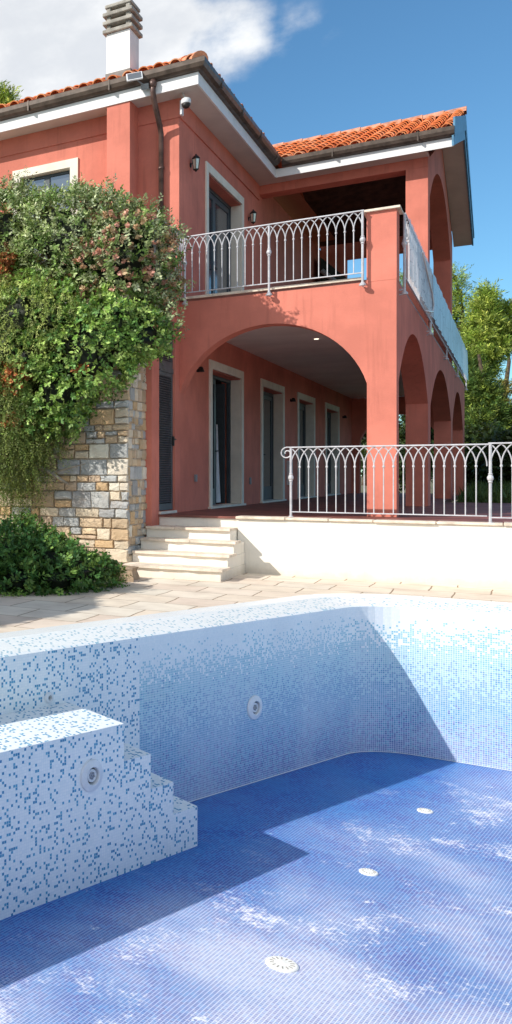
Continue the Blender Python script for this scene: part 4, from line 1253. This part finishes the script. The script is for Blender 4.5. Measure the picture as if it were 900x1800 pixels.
pl = cat(sprigs(BD, 2300, 11, .13, .058, .034, DG, up=.5), sprigs([blobz(205, 1018, .08, 14, .15, .8), blobz(180, 1005, .18, 16, .2, .8), blobz(162, 985, .32, 9, .12, .8)], 70, 10, .08, .04, .024, [(.14, .22, .05), (.18, .25, .06)], up=.6, lo=.4))
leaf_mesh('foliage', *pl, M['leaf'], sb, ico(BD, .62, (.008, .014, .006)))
m = MB(); m.tube([(-5.1, 11.3, 0), (-5.05, 11.25, .3)], [.03, .015], 6); m.build('stem', M['bark'], sb)

def rock(px, py, zt, w, d, h, lab):
    t = (px+300)/1620; dd = np.array([-.6+.8*t, .8+.6*t, (834-py)/1620]); k = (zt-1.4)/dd[2]; c = dd*k
    m = MB(); n = 11; rr = random.Random(px*3+1)
    ringr = [1+rr.uniform(-.30, .22) for _ in range(n)]
    lev = [(1.06, 0), (1.02, .35), (.95, .75), (1.0, .9), (.93, 1.0), (.5, 1.0+.02)]
    v = []
    for s, hh in lev:
        for q in range(n):
            a = 2*math.pi*q/n; f = s*ringr[q]*(1+rr.uniform(-.04, .04))
            v.append((c[0]+w*f*math.cos(a), c[1]+d*f*math.sin(a), (zt-h) + h*hh + rr.uniform(-.012, .012)))
    fs = [(i*n+q, i*n+(q+1) % n, (i+1)*n+(q+1) % n, (i+1)*n+q) for i in range(len(lev)-1) for q in range(n)] + [[(len(lev)-1)*n+q for q in range(n)]]
    m.raw(v, fs); o = m.build('rock', M['rock'], None, loc=(c[0], c[1], zt-h), bevel=.01); tag(o, lab, 'rock', 'flat brown rocks stepping along the bed')
rock(196, 994, .18, .36, .30, .2, 'flat brown rock touching the lowest step of the stair')
rock(140, 972, .34, .40, .30, .35, 'brown flat topped rock in the middle of the bed edge')
rock(88, 952, .50, .40, .28, .50, 'brown rock behind the low bush, third from the stair')
rock(35, 936, .62, .42, .22, .62, 'topmost brown rock at the far left of the bed edge')

# hedge left of the picture, whose shadow lies on the paving
hd = thing('clipped_hedge', 'tall clipped hedge beside the pool, off to the left', 'hedge', (-7.2, 6.0, 0))
m = MB(); m.prism([(-8.8, -1), (-6.95, -1), (-6.36, 4.7), (-6.04, 6.5), (-6.38, 7.3), (-6.68, 8.8), (-8.8, 8.6)], 2, 0, 2.66); m.build('core', M['canvas'], hd)
nn_ = 9000
hp = np.c_[rng.uniform(-8.8, -6.2, nn_), rng.uniform(-1, 8.7, nn_), rng.uniform(0, 2.7, nn_)]
edge_x = np.interp(hp[:, 1], [-1, 4.7, 6.5, 7.3, 8.8], [-6.95, -6.36, -6.04, -6.38, -6.68])
half = nn_//2; hp[:half, 2] = 2.62 + rng.uniform(0, .06, half); hp[:half, 0] = rng.uniform(-8.8, 0, half)*0 + (edge_x[:half] - rng.uniform(0, 1, half)**2*2.0)
hp[half:, 0] = edge_x[half:] + rng.uniform(-.02, .05, nn_-half)
D = unit(rng.normal(size=(nn_, 3)) + np.array([.3, -.2, .4])); S = unit(np.cross(D, rng.normal(size=(nn_, 3))))
leaf_mesh('foliage', hp, D, S, rng.uniform(.05, .09, nn_), rng.uniform(.03, .05, nn_), np.array([(.05, .10, .03)])*rng.uniform(.6, 1.5, (nn_, 1)), M['leaf'], hd)

# ------------------------------------------------------------------ trees
PG = [(.47, .60, .10), (.34, .48, .08), (.60, .68, .13), (.18, .30, .05), (.38, .48, .10)]
def pine(name, label, x, y, z, trunk, clumps, n, pal=PG, size=.17, group='pines behind the house', keep=.6, needles=14, width=.030, lean=0):
    t = thing(name, label, 'tree', (x, y, z), group)
    m = MB(); tp = [Vector((x, y, z-.1))]
    H = trunk
    for k in range(1, 6): tp.append(Vector((x+lean*k/5+.12*math.sin(k*1.9), y+.1*math.cos(k), z+H*k/5)))
    m.tube(tp, [.22, .19, .16, .12, .08, .04], 8)
    B = []
    for c in clumps:
        cc = Vector(c[:3]); j = min(range(1, 6), key=lambda q: abs(tp[q].z-(cc.z-.6)))
        m.tube([tp[j], (tp[j]+cc)/2+Vector((0, 0, -.12)), cc], [.07, .045, .015], 5)
        B.append((*c[:3], c[3], c[3], c[3]*(c[4] if len(c) > 4 else .75)))
    m.build('trunk', M['bark'], t)
    pl = sprigs(B, n, needles, size*2.1, size*.9, width, pal, up=.9, spread=.7, lo=.25, hi=1.1, keep=keep*.5)
    leaf_mesh('crown', *pl, M['needle'], t, ico(B, .30, (.02, .03, .008)))
    return t
def cl(px, py, Y, r, f=.8):
    c = at(px, py, Y); return (*c, (.8*c[1]-.6*c[0])/1620*r, f)
x, y, _ = at(862, 800, 40)
pine('pine_tree', 'bright green pine with spreading branches right of the balcony', x, y, .9, 6.6,
     [cl(855, 524, 40, 7, 2.0), cl(850, 546, 40, 11, 1.1), cl(862, 552, 40.2, 8, 1.0), cl(838, 568, 39.8, 10, .6), cl(856, 572, 39.8, 13, .7), cl(826, 590, 40, 8, .6), cl(845, 598, 39.7, 15, .6), cl(868, 592, 40.3, 12, .6), cl(889, 550, 40.5, 6, 1.8), cl(884, 576, 40.5, 9, .7), cl(897, 590, 40.4, 12, .7), cl(878, 614, 39.8, 14, .5), cl(855, 628, 39.6, 17, .5), cl(833, 626, 40, 12, .6), cl(838, 655, 39.9, 16, .5), cl(860, 652, 39.8, 10, .5), cl(922, 585, 40.6, 14, .8)], 3200, lean=-.4)
x, y, _ = at(842, 810, 38.5)
pine('pine_tree', 'dark green pine low in the shade at the end of the arcade', x, y, .9, 4.6,
     [cl(832, 678, 38.6, 24, .8), cl(850, 700, 38.5, 22, .7), cl(828, 715, 38.8, 26, .7), cl(862, 730, 38.5, 24, .7), cl(838, 748, 38.4, 28, .7), cl(872, 762, 38.6, 24, .7), cl(828, 775, 38.6, 26, .7), cl(853, 785, 38.4, 26, .7), cl(893, 752, 39, 20, .8), cl(825, 650, 39, 18, .9)], 3800, pal=[(.10, .18, .04), (.07, .14, .03), (.16, .25, .05), (.28, .36, .06)])
x, y, _ = at(802, 800, 52)
pine('pine_tree', 'slim bright pine showing above the side railing', x, y, .9, 9.0,
     [cl(800, 490, 52, 13, 1.6), cl(803, 515, 52, 18, 1.3), cl(806, 540, 52, 18, 1.0), cl(798, 560, 52, 20), cl(770, 545, 52, 24), cl(790, 600, 52, 34), cl(720, 520, 54, 22), cl(712, 500, 54, 14, 1.4), cl(745, 560, 54, 40), cl(690, 560, 54, 44)], 1900, lean=.2)
x, y, _ = at(890, 820, 60)
pine('pine_tree', 'yellowish pine behind the bright pine at the right edge', x, y, .9, 8,
     [cl(884, 690, 60, 14, 1.4), cl(872, 715, 60, 16), cl(898, 728, 60, 20), cl(888, 760, 60, 30), cl(935, 740, 60, 36), cl(865, 765, 60, 26)], 2200, pal=[(.55, .45, .10), (.60, .48, .13), (.40, .36, .08)])
x, y, _ = at(6, 300, 27)
pine('pine_tree', 'pine tip showing over the roof at the top left', x, y, 0, 11.5,
     [cl(8, 178, 27, 10, 1.3), cl(3, 195, 27, 18), cl(-20, 200, 27, 30), cl(-10, 170, 27, 9, 1.3), cl(-30, 250, 27, 50)], 1300, size=.18, width=.035)
# dark shrubs beyond the terrace
DS = [(.035, .065, .018), (.05, .085, .022), (.028, .05, .016), (.07, .10, .03)]
specs = [(735, 800, 46, [(-10, -10, 40), (25, 0, 36), (-40, 10, 44), (0, -50, 30)], 'dark green tree seen through the first side arch'),
         (640, 770, 48, [(-15, -10, 30), (15, 5, 30), (0, -35, 26), (-35, 10, 26)], 'dark green tree seen through the loggia end arch'),
         (828, 800, 38, [(-18, 0, 30), (12, -15, 32), (0, 15, 34), (30, 10, 30)], 'dark shrub at the foot of the bright pine'),
         (885, 805, 36, [(-15, 0, 26), (12, -10, 30), (35, 5, 34)], 'dark shrub behind the railing post at the right edge')]
for px, py, Y, cs, lab in specs:
    c = at(px, py, Y); z = .9 if Y < 40 else 1.0
    t = thing('garden_tree', lab, 'tree', (c[0], c[1], z), 'dark trees beyond the terrace')
    B = []
    for dx, dy, r in cs: B.append(blob(px+dx, py+dy, Y+random.uniform(-.5, .5), r, None, .9))
    m = MB(); m.tube([(c[0], c[1], z-.1), (c[0]+.1, c[1], z+.7), (c[0], c[1], z+1.5)], [.12, .09, .05], 7); m.build('trunk', M['bark'], t)
    leaf_mesh('crown', *sprigs(B, 1500, 9, .3, .16, .09, DS, up=.3, lo=.6, keep=.6), M['leaf'], t, ico(B, .75, (.012, .02, .007)))
# far tree belt that closes the horizon
fb = []
for px in range(560, 1300, 60): fb.append(blob(px, 806+random.uniform(-8, 8), 75, 38, 3, .8))
for px in range(-700, 560, 110): fb.append(blob(px, 800, 75, 60, 3, .8))
o = leaf_mesh('far_trees', *sprigs(fb, 7000, 6, .6, .4, .25, [(.06, .10, .03), (.09, .13, .04), (.05, .08, .03)], lo=.7, keep=.5), M['leaf'], None, ico(fb, .85, (.03, .045, .018)))
o['kind'] = 'stuff'; tag(o, 'far belt of green trees along the horizon', 'trees')
# grass on the bank
n = 16000
gx = rng.uniform(-1.1, 7, n); gy = rng.uniform(24.05, 34, n); gz = .74 + (gy-24)*.0152
D = unit(np.c_[rng.normal(0, .35, n), rng.normal(0, .35, n), np.ones(n)]); S = unit(np.cross(D, rng.normal(size=(n, 3))))
o = leaf_mesh('grass', np.c_[gx, gy, gz], D, S, rng.uniform(.15, .42, n), rng.uniform(.02, .04, n), np.array([(.075, .12, .03)])*rng.uniform(.5, 1.6, (n, 1)), M['grass'])
o['kind'] = 'stuff'; tag(o, 'shaded tall grass beyond the terrace', 'grass')
